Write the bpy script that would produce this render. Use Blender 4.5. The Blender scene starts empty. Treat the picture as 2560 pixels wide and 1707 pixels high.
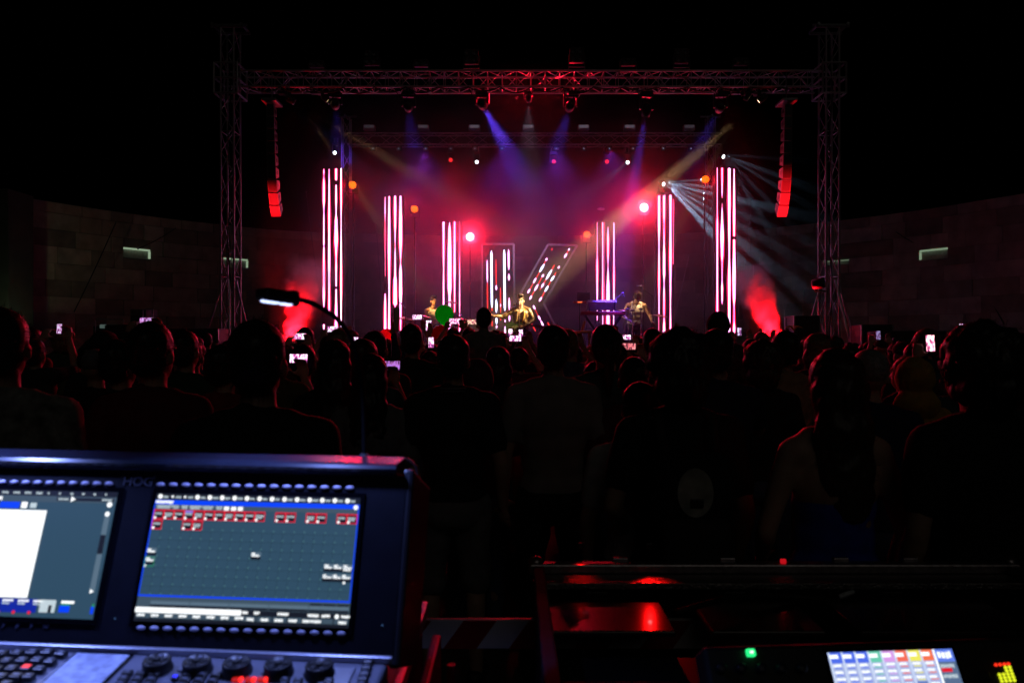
import bpy, bmesh, math, random
import numpy as np
from mathutils import Vector, Matrix, noise

random.seed(7)
R = math.radians
PI = math.pi
sc = bpy.context.scene
col = sc.collection

# ------------------------------------------------------------------ camera
EYE = 1.75
F = 2000.0                      # focal length in pixels of the 2560 px wide photograph
cam_d = bpy.data.cameras.new('camera')
cam_d.sensor_width = 36.0
cam_d.lens = F / 2560 * 36.0
cam_d.clip_start = 0.05
cam_d.clip_end = 400
cam_d.dof.use_dof = True
cam_d.dof.focus_distance = 15.0
cam_d.dof.aperture_fstop = 5.6
cam = bpy.data.objects.new('camera', cam_d)
col.objects.link(cam)
cam.location = (0, 0, EYE)
cam.rotation_euler = (R(90), 0, 0)
sc.camera = cam

# ------------------------------------------------------------------ world, faint night light, exposure
w = bpy.data.worlds.new('World')
sc.world = w
w.use_nodes = True
bg = w.node_tree.nodes['Background']
sky = w.node_tree.nodes.new('ShaderNodeTexSky')
sky.sky_type = 'NISHITA'
sky.sun_disc = False
sky.sun_elevation = R(-8)
sky.sun_rotation = R(200)
w.node_tree.links.new(sky.outputs['Color'], bg.inputs['Color'])
bg.inputs['Strength'].default_value = 0.02

sun_d = bpy.data.lights.new('night_glow', 'SUN')
sun_d.energy = 0.021
sun_d.angle = R(30)
sun_d.color = (1.0, 0.93, 0.80)
sun = bpy.data.objects.new('night_glow', sun_d)
col.objects.link(sun)
sun.rotation_euler = Vector((-0.25, 1.0, -0.75)).to_track_quat('-Z', 'Y').to_euler()

sc.view_settings.view_transform = 'Standard'
sc.view_settings.look = 'None'
sc.view_settings.exposure = 0
sc.view_settings.gamma = 1
sc.view_settings.use_curve_mapping = False
sc.cycles.use_denoising = True
sc.cycles.denoiser = 'OPENIMAGEDENOISE'
sc.cycles.max_bounces = 5
sc.cycles.diffuse_bounces = 2
sc.cycles.glossy_bounces = 3
sc.cycles.transmission_bounces = 3
sc.cycles.volume_bounces = 0
sc.cycles.transparent_max_bounces = 8
sc.cycles.use_light_tree = True
sc.cycles.adaptive_threshold = 0.02
sc.cycles.caustics_reflective = False
sc.cycles.caustics_refractive = False
sc.cycles.sample_clamp_indirect = 4
sc.cycles.sample_clamp_direct = 0


def at(px, py, Y):
    """a pixel of the 2560 x 1707 photograph at depth Y -> world point"""
    return Vector(((px - 1280) / F * Y, Y, EYE + (853.5 - py) / F * Y))


# ------------------------------------------------------------------ materials
MATS = {}


def mat(name, c=(.5, .5, .5), rough=.5, metal=0., emit=None, es=0., var=.15, scale=12., bump=0., spec=.5, trans=0., coat=0.):
    if name in MATS:
        return MATS[name]
    m = bpy.data.materials.new(name)
    m.use_nodes = True
    nt = m.node_tree
    b = nt.nodes['Principled BSDF']
    b.inputs['Roughness'].default_value = rough
    b.inputs['Metallic'].default_value = metal
    b.inputs['Specular IOR Level'].default_value = spec
    if coat:
        b.inputs['Coat Weight'].default_value = coat
    b.inputs['Base Color'].default_value = (*c, 1)
    if emit is not None:
        b.inputs['Emission Color'].default_value = (*emit, 1)
        b.inputs['Emission Strength'].default_value = es
    if var > 0 and emit is None:
        tc = nt.nodes.new('ShaderNodeTexCoord')
        nz = nt.nodes.new('ShaderNodeTexNoise')
        nz.inputs['Scale'].default_value = scale
        nz.inputs['Detail'].default_value = 4
        rp = nt.nodes.new('ShaderNodeValToRGB')
        rp.color_ramp.elements[0].position = .3
        rp.color_ramp.elements[1].position = .7
        rp.color_ramp.elements[0].color = (*[v * (1 - var) for v in c], 1)
        rp.color_ramp.elements[1].color = (*[min(1, v * (1 + var)) for v in c], 1)
        nt.links.new(tc.outputs['Object'], nz.inputs['Vector'])
        nt.links.new(nz.outputs['Fac'], rp.inputs['Fac'])
        nt.links.new(rp.outputs['Color'], b.inputs['Base Color'])
        if bump:
            bp = nt.nodes.new('ShaderNodeBump')
            bp.inputs['Strength'].default_value = bump
            bp.inputs['Distance'].default_value = .01
            nt.links.new(nz.outputs['Fac'], bp.inputs['Height'])
            nt.links.new(bp.outputs['Normal'], b.inputs['Normal'])
    MATS[name] = m
    return m


def glow(name, c, s, sample=True):
    m = mat(name, (0.01, 0.01, 0.01), .4, 0, c, s)
    if not sample:
        m.cycles.emission_sampling = 'NONE'
    return m


# ------------------------------------------------------------------ mesh helpers
def ortho(d):
    d = Vector(d).normalized()
    a = Vector((0, 0, 1)) if abs(d.z) < .9 else Vector((1, 0, 0))
    u = d.cross(a).normalized()
    return u, d.cross(u).normalized(), d


class MB:
    def __init__(s):
        s.v = []
        s.f = []
        s.m = []
        s.mi = 0

    def add(s, vs, fs):
        o = len(s.v)
        s.v += [tuple(p) for p in vs]
        s.f += [tuple(i + o for i in f) for f in fs]
        s.m += [s.mi] * len(fs)
        return s

    def box(s, c, size, rot=None):
        hx, hy, hz = size[0] / 2, size[1] / 2, size[2] / 2
        vs = [Vector((x, y, z)) for x in (-hx, hx) for y in (-hy, hy) for z in (-hz, hz)]
        if rot is not None:
            vs = [rot @ v for v in vs]
        c = Vector(c)
        return s.add([v + c for v in vs], [(0, 1, 3, 2), (4, 6, 7, 5), (0, 4, 5, 1), (2, 3, 7, 6), (0, 2, 6, 4), (1, 5, 7, 3)])

    def bbox(s, c, size, b=.01, rot=None):
        """box with chamfered vertical/horizontal edges (24 verts)"""
        h = [q / 2 for q in size]
        b = min(b, min(h) * .9)
        bm = bmesh.new()
        bmesh.ops.create_cube(bm, size=1)
        for v in bm.verts:
            v.co = Vector((v.co.x * size[0], v.co.y * size[1], v.co.z * size[2]))
        bmesh.ops.bevel(bm, geom=list(bm.edges), offset=b, segments=2, profile=.5, affect='EDGES')
        bm.verts.index_update()
        vs = [v.co.copy() for v in bm.verts]
        fs = [[v.index for v in f.verts] for f in bm.faces]
        bm.free()
        if rot is not None:
            vs = [rot @ v for v in vs]
        c = Vector(c)
        return s.add([v + c for v in vs], fs)

    def tube(s, p0, p1, r0, r1=None, n=8, cap=True):
        r1 = r0 if r1 is None else r1
        p0, p1 = Vector(p0), Vector(p1)
        if (p1 - p0).length < 1e-6:
            return s
        u, v, d = ortho(p1 - p0)
        vs = []
        for p, r in ((p0, r0), (p1, r1)):
            for i in range(n):
                a = 2 * PI * i / n
                vs.append(p + u * (math.cos(a) * r) + v * (math.sin(a) * r))
        fs = [(i, (i + 1) % n, n + (i + 1) % n, n + i) for i in range(n)]
        if cap:
            fs += [tuple(reversed(range(n))), tuple(range(n, 2 * n))]
        return s.add(vs, fs)

    def path(s, pts, r, n=8):
        pts = [Vector(p) for p in pts]
        rr = r if isinstance(r, (list, tuple)) else [r] * len(pts)
        u, v, d = ortho(pts[1] - pts[0])
        vs = []
        for i, p in enumerate(pts):
            t = (pts[min(i + 1, len(pts) - 1)] - pts[max(i - 1, 0)]).normalized()
            u = (u - t * u.dot(t)).normalized()
            v = t.cross(u)
            for k in range(n):
                a = 2 * PI * k / n
                vs.append(p + u * (math.cos(a) * rr[i]) + v * (math.sin(a) * rr[i]))
        fs = []
        for i in range(len(pts) - 1):
            for k in range(n):
                fs.append((i * n + k, i * n + (k + 1) % n, (i + 1) * n + (k + 1) % n, (i + 1) * n + k))
        fs += [tuple(reversed(range(n))), tuple(range((len(pts) - 1) * n, len(pts) * n))]
        return s.add(vs, fs)

    def lathe(s, o, axis, prof, n=16):
        """prof: list of (r, h) along axis from o"""
        o = Vector(o)
        u, v, d = ortho(axis)
        vs, fs = [], []
        for r, h in prof:
            for k in range(n):
                a = 2 * PI * k / n
                vs.append(o + d * h + u * (math.cos(a) * max(r, 1e-4)) + v * (math.sin(a) * max(r, 1e-4)))
        for i in range(len(prof) - 1):
            for k in range(n):
                fs.append((i * n + k, i * n + (k + 1) % n, (i + 1) * n + (k + 1) % n, (i + 1) * n + k))
        fs += [tuple(reversed(range(n))), tuple(range((len(prof) - 1) * n, len(prof) * n))]
        return s.add(vs, fs)

    def ell(s, c, rad, rot=None, nu=14, nv=8):
        c = Vector(c)
        if not isinstance(rad, (tuple, list, Vector)):
            rad = (rad,) * 3
        vs = [Vector((0, 0, -rad[2]))]
        for j in range(1, nv):
            t = -PI / 2 + PI * j / nv
            for i in range(nu):
                a = 2 * PI * i / nu
                vs.append(Vector((math.cos(t) * math.cos(a) * rad[0], math.cos(t) * math.sin(a) * rad[1], math.sin(t) * rad[2])))
        vs.append(Vector((0, 0, rad[2])))
        if rot is not None:
            vs = [rot @ v for v in vs]
        fs = [(0, 1 + (i + 1) % nu, 1 + i) for i in range(nu)]
        for j in range(nv - 2):
            for i in range(nu):
                a = 1 + j * nu + i
                b = 1 + j * nu + (i + 1) % nu
                fs.append((a, b, b + nu, a + nu))
        L = len(vs) - 1
        o = 1 + (nv - 2) * nu
        fs += [(o + i, o + (i + 1) % nu, L) for i in range(nu)]
        return s.add([v + c for v in vs], fs)

    def cap(s, p0, p1, r0, r1, n=10):
        """tapered capsule"""
        s.tube(p0, p1, r0, r1, n)
        s.ell(p0, r0, None, n, 6)
        s.ell(p1, r1, None, n, 6)
        return s

    def prism(s, poly, d):
        """closed polygon of points extruded along d"""
        n = len(poly)
        d = Vector(d)
        vs = [Vector(p) for p in poly] + [Vector(p) + d for p in poly]
        fs = [tuple(reversed(range(n))), tuple(range(n, 2 * n))]
        fs += [(i, (i + 1) % n, n + (i + 1) % n, n + i) for i in range(n)]
        return s.add(vs, fs)

    def quad(s, a, b, c, d):
        return s.add([a, b, c, d], [(0, 1, 2, 3)])

    def mesh(s, name, smooth=False):
        me = bpy.data.meshes.new(name)
        me.from_pydata(s.v, [], s.f)
        if len(set(s.m)) > 1:
            me.polygons.foreach_set('material_index', s.m)
        if smooth:
            me.polygons.foreach_set('use_smooth', [True] * len(me.polygons))
        me.update()
        return me

    def build(s, name, m, parent=None, smooth=False):
        me = s.mesh(name, smooth)
        for q in (m if isinstance(m, (list, tuple)) else [m]):
            me.materials.append(q)
        return link(name, me, parent)


def link(name, data, parent=None):
    o = bpy.data.objects.new(name, data)
    col.objects.link(o)
    if parent is not None:
        o.parent = parent
    return o


def tag(o, label=None, cat=None, group=None, kind=None):
    if label:
        o['label'] = label
    if cat:
        o['category'] = cat
    if group:
        o['group'] = group
    if kind:
        o['kind'] = kind
    return o


def empty(name, loc, label=None, cat=None, group=None, rot=None):
    o = link(name, None)
    o.empty_display_size = .1
    o.location = loc
    if rot is not None:
        o.rotation_euler = rot
    return tag(o, label, cat, group)


def spot(name, loc, target, power, c, angle, blend=.3, radius=.05, parent=None):
    d = bpy.data.lights.new(name, 'SPOT')
    d.energy = power
    d.color = c
    d.spot_size = R(angle)
    d.spot_blend = blend
    d.shadow_soft_size = radius
    o = bpy.data.objects.new(name, d)
    col.objects.link(o)
    o.location = loc
    o.rotation_euler = (Vector(target) - Vector(loc)).to_track_quat('-Z', 'Y').to_euler()
    return o


UNIT_TUBE = None


def bar(name, p0, p1, r, m, parent, cache={}):
    """a bar that shares one unit tube mesh: location / rotation / scale only"""
    me = cache.get(m.name)
    if me is None:
        me = MB().tube((0, 0, 0), (0, 0, 1), 1, 1, 8).mesh('bar_' + m.name, True)
        me.materials.append(m)
        cache[m.name] = me
    o = bpy.data.objects.new(name, me)
    col.objects.link(o)
    p0, p1 = Vector(p0), Vector(p1)
    o.parent = parent
    base = Vector(parent.location) if parent is not None else Vector()
    o.location = p0 - base
    o.rotation_euler = (p1 - p0).to_track_quat('Z', 'Y').to_euler()
    o.scale = (r, r, (p1 - p0).length)
    return o


# palette
M_BLACK = mat('black_paint', (.012, .012, .014), .45, var=.3)
M_RUBBER = mat('black_plastic', (.02, .02, .022), .6, var=.2)
M_ALU = mat('aluminium', (.55, .55, .57), .32, .9, var=.12, scale=30)
M_STEEL = mat('dark_steel', (.25, .25, .27), .4, .8, var=.2, scale=20)
M_CABLE = mat('cable_black', (.01, .01, .01), .6)
# ================================================================== THE PLACE: ground, wall, stage
STAGE_Z = 1.1
m_ground = mat('paving', (.10, .095, .09), .8, var=.3, scale=1.5, bump=.3)
tag(MB().quad((-70, -40, 0), (70, -40, 0), (70, 90, 0), (-70, 90, 0)).build('ground', m_ground), kind='structure')

# curved stone wall behind the stage
WALL_PTS = [(-14.4, 8.0), (-13.6, 12.0), (-12.6, 16.0), (-11.3, 19.0), (-10.1, 21.1), (-8.6, 22.9), (-6.6, 24.5), (-3.2, 25.3), (0, 25.5),
            (3.2, 25.3), (6.6, 24.5), (8.6, 22.9), (10.1, 21.1), (11.3, 19.0), (12.6, 16.0), (13.6, 12.0), (14.4, 8.0)]


def catmull(pts, n):
    out = []
    P = [Vector(p) for p in pts]
    for i in range(len(P) - 1):
        a, b, c, d = P[max(i - 1, 0)], P[i], P[i + 1], P[min(i + 2, len(P) - 1)]
        for k in range(n):
            t = k / n
            out.append(.5 * ((2 * b) + (c - a) * t + (2 * a - 5 * b + 4 * c - d) * t * t + (3 * b - a - 3 * c + d) * t ** 3))
    out.append(P[-1])
    return out


WALL_H = 5.12
wall_line = catmull(WALL_PTS, 24)
wall_len = [0]
for i in range(1, len(wall_line)):
    wall_len.append(wall_len[-1] + (wall_line[i] - wall_line[i - 1]).length)


def wall_at(s):
    s = max(0, min(wall_len[-1] - 1e-5, s))
    import bisect
    i = max(1, bisect.bisect_right(wall_len, s))
    t = (s - wall_len[i - 1]) / (wall_len[i] - wall_len[i - 1])
    p = wall_line[i - 1].lerp(wall_line[i], t)
    d = (wall_line[i] - wall_line[i - 1]).normalized()
    return p, d, Vector((d.y, -d.x))        # position, tangent (left to right), inward normal


m_mortar = mat('mortar', (.24, .19, .16), .9, var=.2, scale=6)


def stone_mat():
    m = mat('limestone', (.40, .31, .26), .85, var=.25, scale=3, bump=.5)
    nt = m.node_tree
    if 'stone_tint' not in nt.nodes:
        b = nt.nodes['Principled BSDF']
        src = b.inputs['Base Color'].links[0].from_socket
        oi = nt.nodes.new('ShaderNodeObjectInfo')
        mr = nt.nodes.new('ShaderNodeMapRange')
        mr.inputs['To Min'].default_value = .55
        mr.inputs['To Max'].default_value = 1.25
        hs = nt.nodes.new('ShaderNodeHueSaturation')
        hs.name = 'stone_tint'
        nt.links.new(oi.outputs['Random'], mr.inputs['Value'])
        nt.links.new(mr.outputs['Result'], hs.inputs['Value'])
        nt.links.new(src, hs.inputs['Color'])
        nt.links.new(hs.outputs['Color'], b.inputs['Base Color'])
    return m


m_stone = stone_mat()
# wall core with four slot openings left for the lit windows (set in front of it are the blocks)
wall = MB()
N = len(wall_line)
for k, p in enumerate(wall_line):
    i = min(k, N - 2)
    d = (wall_line[i + 1] - wall_line[i]).normalized()
    n = Vector((d.y, -d.x))
    q = p - n * .55
    wall.v += [(p.x, p.y, 0), (p.x, p.y, WALL_H - .02), (q.x, q.y, WALL_H - .02), (q.x, q.y, 0)]
for k in range(N - 1):
    a, b = 4 * k, 4 * k + 4
    wall.f += [(a, b, b + 1, a + 1), (a + 1, b + 1, b + 2, a + 2), (a + 2, b + 2, b + 3, a + 3)]
wall.f += [(0, 1, 2, 3), (4 * N - 1, 4 * N - 2, 4 * N - 3, 4 * N - 4)]
wall.m = [0] * len(wall.f)
stone_wall = wall.build('stone_wall', m_mortar)
tag(stone_wall, 'long curved wall of pale stone blocks behind the stage', 'wall')


def s_for_px(px):
    """arc length of the wall where the photograph's column px meets it"""
    best = None
    for i, p in enumerate(wall_line):
        if p.y < 10:
            continue
        e = abs(p.x / p.y - (px - 1280) / F)
        if best is None or e < best[0]:
            best = (e, wall_len[i])
    return best[1]


# four slot windows: (px of centre, width, z bottom, z top, strength)
SLOTS = []
for px, py0, py1, wpx, lum in ((339, 621, 648, 60, 1.0), (588, 646, 665, 58, 1.0), (2091, 650, 660, 58, .35), (2335, 622, 644, 60, .7)):
    s = s_for_px(px)
    p, d, n = wall_at(s)
    zt = EYE + (853.5 - py0) / F * p.y
    zb = zt - (.29 if lum > .5 else .16)
    SLOTS.append((s, .38, zb, zt, lum))

COURSE = .405
blocks_small = MB()
cand = []
zc = 0.0
row = 0
rr = random.Random(3)
while zc < WALL_H - .05:
    h = min(COURSE, WALL_H - zc)
    s = -rr.random() * .8
    while s < wall_len[-1]:
        L = rr.choice((.62, .8, .95, 1.2, 1.45)) * rr.uniform(.9, 1.1)
        a, b = max(0, s + .006), min(wall_len[-1], s + L - .006)
        s += L
        if b - a < .15:
            continue
        cand.append((a, b, zc + .005, zc + h - .005))
    zc += h
    row += 1


def block_geo(mb, a, b, z0, z1, proud):
    pts = [wall_at(a + (b - a) * t) for t in (0, .5, 1)]
    vs = []
    for (p, d, n) in pts:
        for off in (-.03, proud):
            q = p + n * off
            for z in (z0, z1):
                vs.append(Vector((q.x, q.y, z)))
    fs = []
    for i in range(2):
        o, e = 4 * i, 4 * i + 4
        fs += [(o + 2, e + 2, e + 3, o + 3), (o + 1, o + 3, e + 3, e + 1), (o, e, e + 2, o + 2)]
    fs += [(0, 2, 3, 1), (8, 9, 11, 10)]
    mb.add(vs, fs)


seen = []
for (a, b, z0, z1) in cand:
    cut = False
    for (s, hw, zb, zt, lum) in SLOTS:
        if a < s + hw and b > s - hw and z0 < zt and z1 > zb:
            cut = True
            pieces = []
            if a < s - hw - .05:
                pieces.append((a, s - hw, z0, z1))
            if b > s + hw + .05:
                pieces.append((s + hw, b, z0, z1))
            aa, bb = max(a, s - hw), min(b, s + hw)
            if z1 > zt + .03:
                pieces.append((aa, bb, zt, z1))
            if z0 < zb - .03:
                pieces.append((aa, bb, z0, zb))
            seen += [q for q in pieces if q[1] - q[0] > .04]
            break
    if not cut:
        seen.append((a, b, z0, z1))


def rank(q):
    p, d, n = wall_at((q[0] + q[1]) / 2)
    px = p.x / p.y * F if p.y > 1 else 9e9
    vis = 1 if (q[3] > 1.9 and abs(px) < 1290 and p.y > 12) else 0
    return (-vis, -(q[1] - q[0]) * (q[3] - q[2]) / (p.y * p.y))


seen.sort(key=rank)
for k, q in enumerate(seen):
    proud = .035 + rr.uniform(-.010, .012)
    if k < 300:
        mb = MB()
        block_geo(mb, *q, proud)
        mb.build('stone_block', m_stone, stone_wall)
    else:
        block_geo(blocks_small, *q, proud)
tag(blocks_small.build('stone_block_field', m_stone, stone_wall), kind='stuff')

m_slotlight = glow('slot_lamp', (.80, 1.0, .72), 1.1)
m_reveal = mat('slot_plaster', (.30, .31, .27), .8)
for k, (s, hw, zb, zt, lum) in enumerate(SLOTS):
    # recessed luminaire: a shallow plastered niche with a lamp strip under its lintel
    p, d, n = wall_at(s)
    X = Vector((d.x, d.y, 0))
    Nn = Vector((n.x, n.y, 0))
    c = Vector((p.x, p.y, 0)) + Nn * .012
    e = empty('wall_niche_light', (p.x, p.y, zb), ['pale green lit slot niche in the stone wall left of the left tower',
              'pale green lit slot niche in the wall seen through the left truss tower', 'dim slot niche in the wall seen through the right truss tower',
              'pale green lit slot niche in the stone wall outside the right tower'][k], 'wall light', 'lit niches in the stone wall')
    base = Vector((p.x, p.y, zb))
    mb = MB()
    a0, a1 = c - X * (hw - .004), c + X * (hw - .004)
    mb.quad(a0 + Vector((0, 0, zb + .004)) - base, a1 + Vector((0, 0, zb + .004)) - base, a1 + Vector((0, 0, zt - .004)) - base, a0 + Vector((0, 0, zt - .004)) - base)
    mb.build('back_panel', m_reveal, e)
    for nm, q0, q1, th in (('sill', zb + .003, zb + .02, 0), ):
        mb = MB()
        mid = c + Vector((0, 0, (q0 + q1) / 2)) + Nn * .02 - base
        mb.box(mid, (2 * hw - .02, .04, q1 - q0), Matrix.Rotation(math.atan2(d.y, d.x), 3, 'Z'))
        mb.build(nm, m_reveal, e)
    mb = MB()
    side = 1 if k < 2 else -1
    mid = c + Vector((0, 0, zt - .03)) + Nn * .018 - base
    rotz = Matrix.Rotation(math.atan2(d.y, d.x), 3, 'Z')
    mb.box(mid, (2 * hw - .03, .03, .045 if lum > .5 else .03), rotz)
    mid2 = c + X * (side * (hw - .03)) + Vector((0, 0, (zb + zt) / 2 - .01)) + Nn * .018 - base
    if lum > .5:
        mb.box(mid2, (.05, .03, zt - zb - .1), rotz)
    mb.build('lamp_strip', glow('slot_lamp_%d' % int(lum * 100), (.72, 1.0, .66), .34 * lum), e)
    ld = bpy.data.lights.new('niche_lamp', 'AREA')
    ld.energy = .05 * lum
    ld.color = (.8, 1, .7)
    ld.shape = 'RECTANGLE'
    ld.size = 2 * hw - .1
    ld.size_y = .03
    lo = bpy.data.objects.new('niche_lamp', ld)
    col.objects.link(lo)
    lo.location = c + Vector((0, 0, zt - .06)) + Nn * .04
    lo.rotation_euler = (0, 0, math.atan2(d.y, d.x))

# dark pier at the left end of the wall with a green-lit patch from a low floodlight
pier = MB()
pier.box(at(30, 650, 17.5) * Vector((1, 1, 0)) + Vector((-.55, 0, 2.5)), (1.5, .9, 5.0))
tag(pier.build('wall_pier', mat('pier_render', (.05, .05, .042), .85, var=.2, scale=3)), 'tall plain dark pier at the left end of the curved wall', 'pier')
spot('pier_floodlight', at(66, 858, 16.6) + Vector((-.15, -.2, -.2)), at(66, 790, 17.05), 16, (.75, 1, .55), 75, .8, .05)
fl = empty('floodlight', at(66, 870, 16.6) + Vector((-.15, -.2, -.25)), 'small floodlight on the ground at the foot of the left pier', 'floodlight')
MB().bbox((0, 0, 0), (.2, .1, .14), .01).build('housing', M_BLACK, fl)
MB().box((0, 0, .078), (.16, .08, .01)).build('lens', glow('flood_lens', (.75, 1, .55), .5, False), fl)
for sx in (-.12, .12):
    MB().tube((sx, 0, -.4), (sx, 0, 0), .012).build('bracket', M_BLACK, fl)

# stage deck
m_deck = mat('stage_ply', (.022, .02, .02), .55, var=.3, scale=2)
stage = MB()
stage.box((0, 20.0, STAGE_Z - .06), (13.0, 7.0, .12))
stage_o = stage.build('stage_deck', m_deck)
tag(stage_o, 'low black plywood concert stage under the truss', 'stage')
for i in range(7):
    for j in range(4):
        bar('deck_leg', (-6.3 + i * 2.1, 16.7 + j * 2.2, 0), (-6.3 + i * 2.1, 16.7 + j * 2.2, STAGE_Z - .12), .03, M_STEEL, stage_o)
skirt = MB()
xs = [-6.5 + 13.0 * i / 160 for i in range(161)]
for i, x in enumerate(xs):
    y = 16.47 + .025 * math.sin(i * 1.9)
    skirt.v += [(x, y, .02), (x, y, STAGE_Z - .125)]
skirt.f = [(2 * i, 2 * i + 2, 2 * i + 3, 2 * i + 1) for i in range(160)]
skirt.m = [0] * 160
skirt.build('skirt', mat('stage_skirt', (.01, .01, .011), .9), stage_o, True)

# ------------------------------------------------------------------ truss
M_TRUSS = mat('truss_aluminium', (.42, .40, .42), .42, .75, var=.2, scale=25)


def truss(parent, p0, p1, u, v, wu, wv, bay, rc=.024, rb=.011, faces=(1, 1, 1, 1), rungs=0):
    """square truss from p0 to p1; u and v are the two cross directions"""
    p0, p1, u, v = Vector(p0), Vector(p1), Vector(u), Vector(v)
    L = (p1 - p0).length
    d = (p1 - p0) / L
    c = [(-1, -1), (1, -1), (1, 1), (-1, 1)]
    C = [u * (a * wu / 2) + v * (b * wv / 2) for a, b in c]
    for q in C:
        bar('chord', p0 + q, p1 + q, rc, M_TRUSS, parent)
    n = max(1, round(L / bay))
    for f in range(4):
        if not faces[f]:
            continue
        A, B = C[f], C[(f + 1) % 4]
        for k in range(n):
            t0, t1 = p0 + d * (L * k / n), p0 + d * (L * (k + 1) / n)
            if k % 2:
                bar('brace', t0 + A, t1 + B, rb, M_TRUSS, parent)
            else:
                bar('brace', t0 + B, t1 + A, rb, M_TRUSS, parent)
            if rungs and k % rungs == 0:
                bar('rung', t0 + A, t0 + B, rb, M_TRUSS, parent)


FY = 16.5
for sgn, px, lab in ((-1, 568, 'tall square truss tower carrying the left end of the front beam'), (1, 2082, 'tall square truss tower carrying the right end of the front beam')):
    b = at(px, 853, FY)
    tw = empty('truss_tower', (b.x, FY + .2, 0), lab, 'truss tower', 'front truss towers')
    ztop = EYE + (853 - 68) / F * FY
    truss(tw, (b.x, FY + .2, .1), (b.x, FY + .2, ztop), (1, 0, 0), (0, 1, 0), .27, .39, .42, .024, .010, rungs=7)
    MB().bbox((0, 0, .05), (.75, .75, .08), .01).build('base_plate', M_STEEL, tw)
    # head block at the top and sleeve block at beam height
    h = MB()
    for dx in (-.3, .3):
        h.tube((dx, -.25, ztop + .06), (dx, .25, ztop + .06), .03)
    for dy in (-.2, .2):
        h.tube((-.34, dy, ztop + .02), (.34, dy, ztop + .02), .035)
    h.tube((-.34, 0, ztop + .12), (.34, 0, ztop + .12), .03)
    h.build('head_block', M_STEEL, tw)
    s = MB()
    z0, z1 = EYE + (853 - 235) / F * FY, EYE + (853 - 160) / F * FY
    for dx in (-.24, .24):
        for dy in (-.29, .29):
            s.tube((dx, dy, z0), (dx, dy, z1), .025)
    for z in (z0, (z0 + z1) / 2, z1):
        for dy in (-.29, .29):
            s.tube((-.24, dy, z), (.24, dy, z), .022)
        for dx in (-.24, .24):
            s.tube((dx, -.29, z), (dx, .29, z), .022)
    s.build('sleeve_block', M_TRUSS, tw)
    # outrigger braces
    zt = EYE + (853 - 700) / F * FY
    for dx, dy, ex in ((-.15, 0, -1.0), (.15, -.1, .85), (.05, -.2, .35)):
        bar('outrigger', (b.x + dx, FY + .2 + dy, zt), (b.x + ex, FY + .2 - (.2 if abs(ex) > .5 else 1.1), .15), .022, M_ALU, tw)
    # chain-hoist cable run down the tower
    m = MB()
    m.path([(sgn * -.05 + .03 * math.sin(k), -.22, .3 + k * (ztop - .5) / 24) for k in range(25)], .012, 6)
    m.build('hoist_chain', M_CABLE, tw)

BZ0, BZ1 = EYE + (853 - 217) / F * FY, EYE + (853 - 177) / F * FY
bx0, bx1 = at(600, 0, FY).x, at(2055, 0, FY).x
beam = empty('front_truss', ((bx0 + bx1) / 2, FY + .2, (BZ0 + BZ1) / 2), 'long horizontal front truss beam spanning both towers, glowing red in the middle', 'truss')
truss(beam, (bx0, FY + .2, (BZ0 + BZ1) / 2), (bx1, FY + .2, (BZ0 + BZ1) / 2), (0, 0, 1), (0, 1, 0), BZ1 - BZ0, .42, .30, .024, .010, rungs=1, faces=(1, 1, 1, 1))

RY = 22.0
RZ0, RZ1 = EYE + (853 - 364) / F * RY, EYE + (853 - 336) / F * RY
rx0, rx1 = at(872, 0, RY).x, at(1800, 0, RY).x
rt = empty('rear_truss', ((rx0 + rx1) / 2, RY, (RZ0 + RZ1) / 2), 'thin dim truss beam hanging over the back of the stage', 'truss')
truss(rt, (rx0, RY, (RZ0 + RZ1) / 2), (rx1, RY, (RZ0 + RZ1) / 2), (0, 0, 1), (0, 1, 0), RZ1 - RZ0, .3, .40, .02, .009)
for px, lab in ((866, 'slim rear truss tower beside the tallest light column on the left'), (1776, 'slim rear truss tower beside the tallest light column on the right')):
    b = at(px, 853, RY)
    tw = empty('rear_truss_tower', (b.x, RY, STAGE_Z), lab, 'truss tower', 'rear truss towers')
    truss(tw, (b.x, RY, STAGE_Z + .05), (b.x, RY, RZ1 + .45), (1, 0, 0), (0, 1, 0), .22, .22, .45, .018, .008)
    MB().bbox((0, 0, .03), (.5, .5, .05), .01).build('base_plate', M_STEEL, tw)
    h = MB()
    z = RZ1 + .48 - STAGE_Z
    h.tube((-.28, 0, z), (.28, 0, z), .03).tube((0, -.2, z), (0, .2, z), .03)
    h.build('head_block', M_STEEL, tw)
# ================================================================== LED columns and the letter sign
M_PANEL = mat('led_panel_black', (.012, .011, .013), .5, var=.2)
M_WHITE = glow('led_white', (1.0, .40, .90), 3.9)
M_PINK = glow('led_pink', (1.0, .003, .07), 1.7, False)
M_RED = glow('led_red', (1.0, .03, .02), 1.6, False)
M_COOL = glow('led_cool', (.62, .68, 1.0), 4.4)
M_DIM = mat('sign_outline', (.9, .88, .96), .5, .0)


def ribbon(mb, pts, halfw, y, wadd=0., n_end=True):
    """flat ribbon on the plane y: pts [(x, z)], half widths"""
    P = []
    for i, ((x, z), hw) in enumerate(zip(pts, halfw)):
        a = Vector(pts[max(0, i - 1)])
        b = Vector(pts[min(len(pts) - 1, i + 1)])
        t = (b - a).normalized()
        nn = Vector((t.y, -t.x))
        h = hw + wadd
        P.append((Vector((x, z)) - nn * h, Vector((x, z)) + nn * h))
    for i in range(len(P) - 1):
        (a, b), (c, d) = P[i], P[i + 1]
        mb.quad((a.x, y, a.y), (c.x, y, c.y), (d.x, y, d.y), (b.x, y, b.y))


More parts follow.
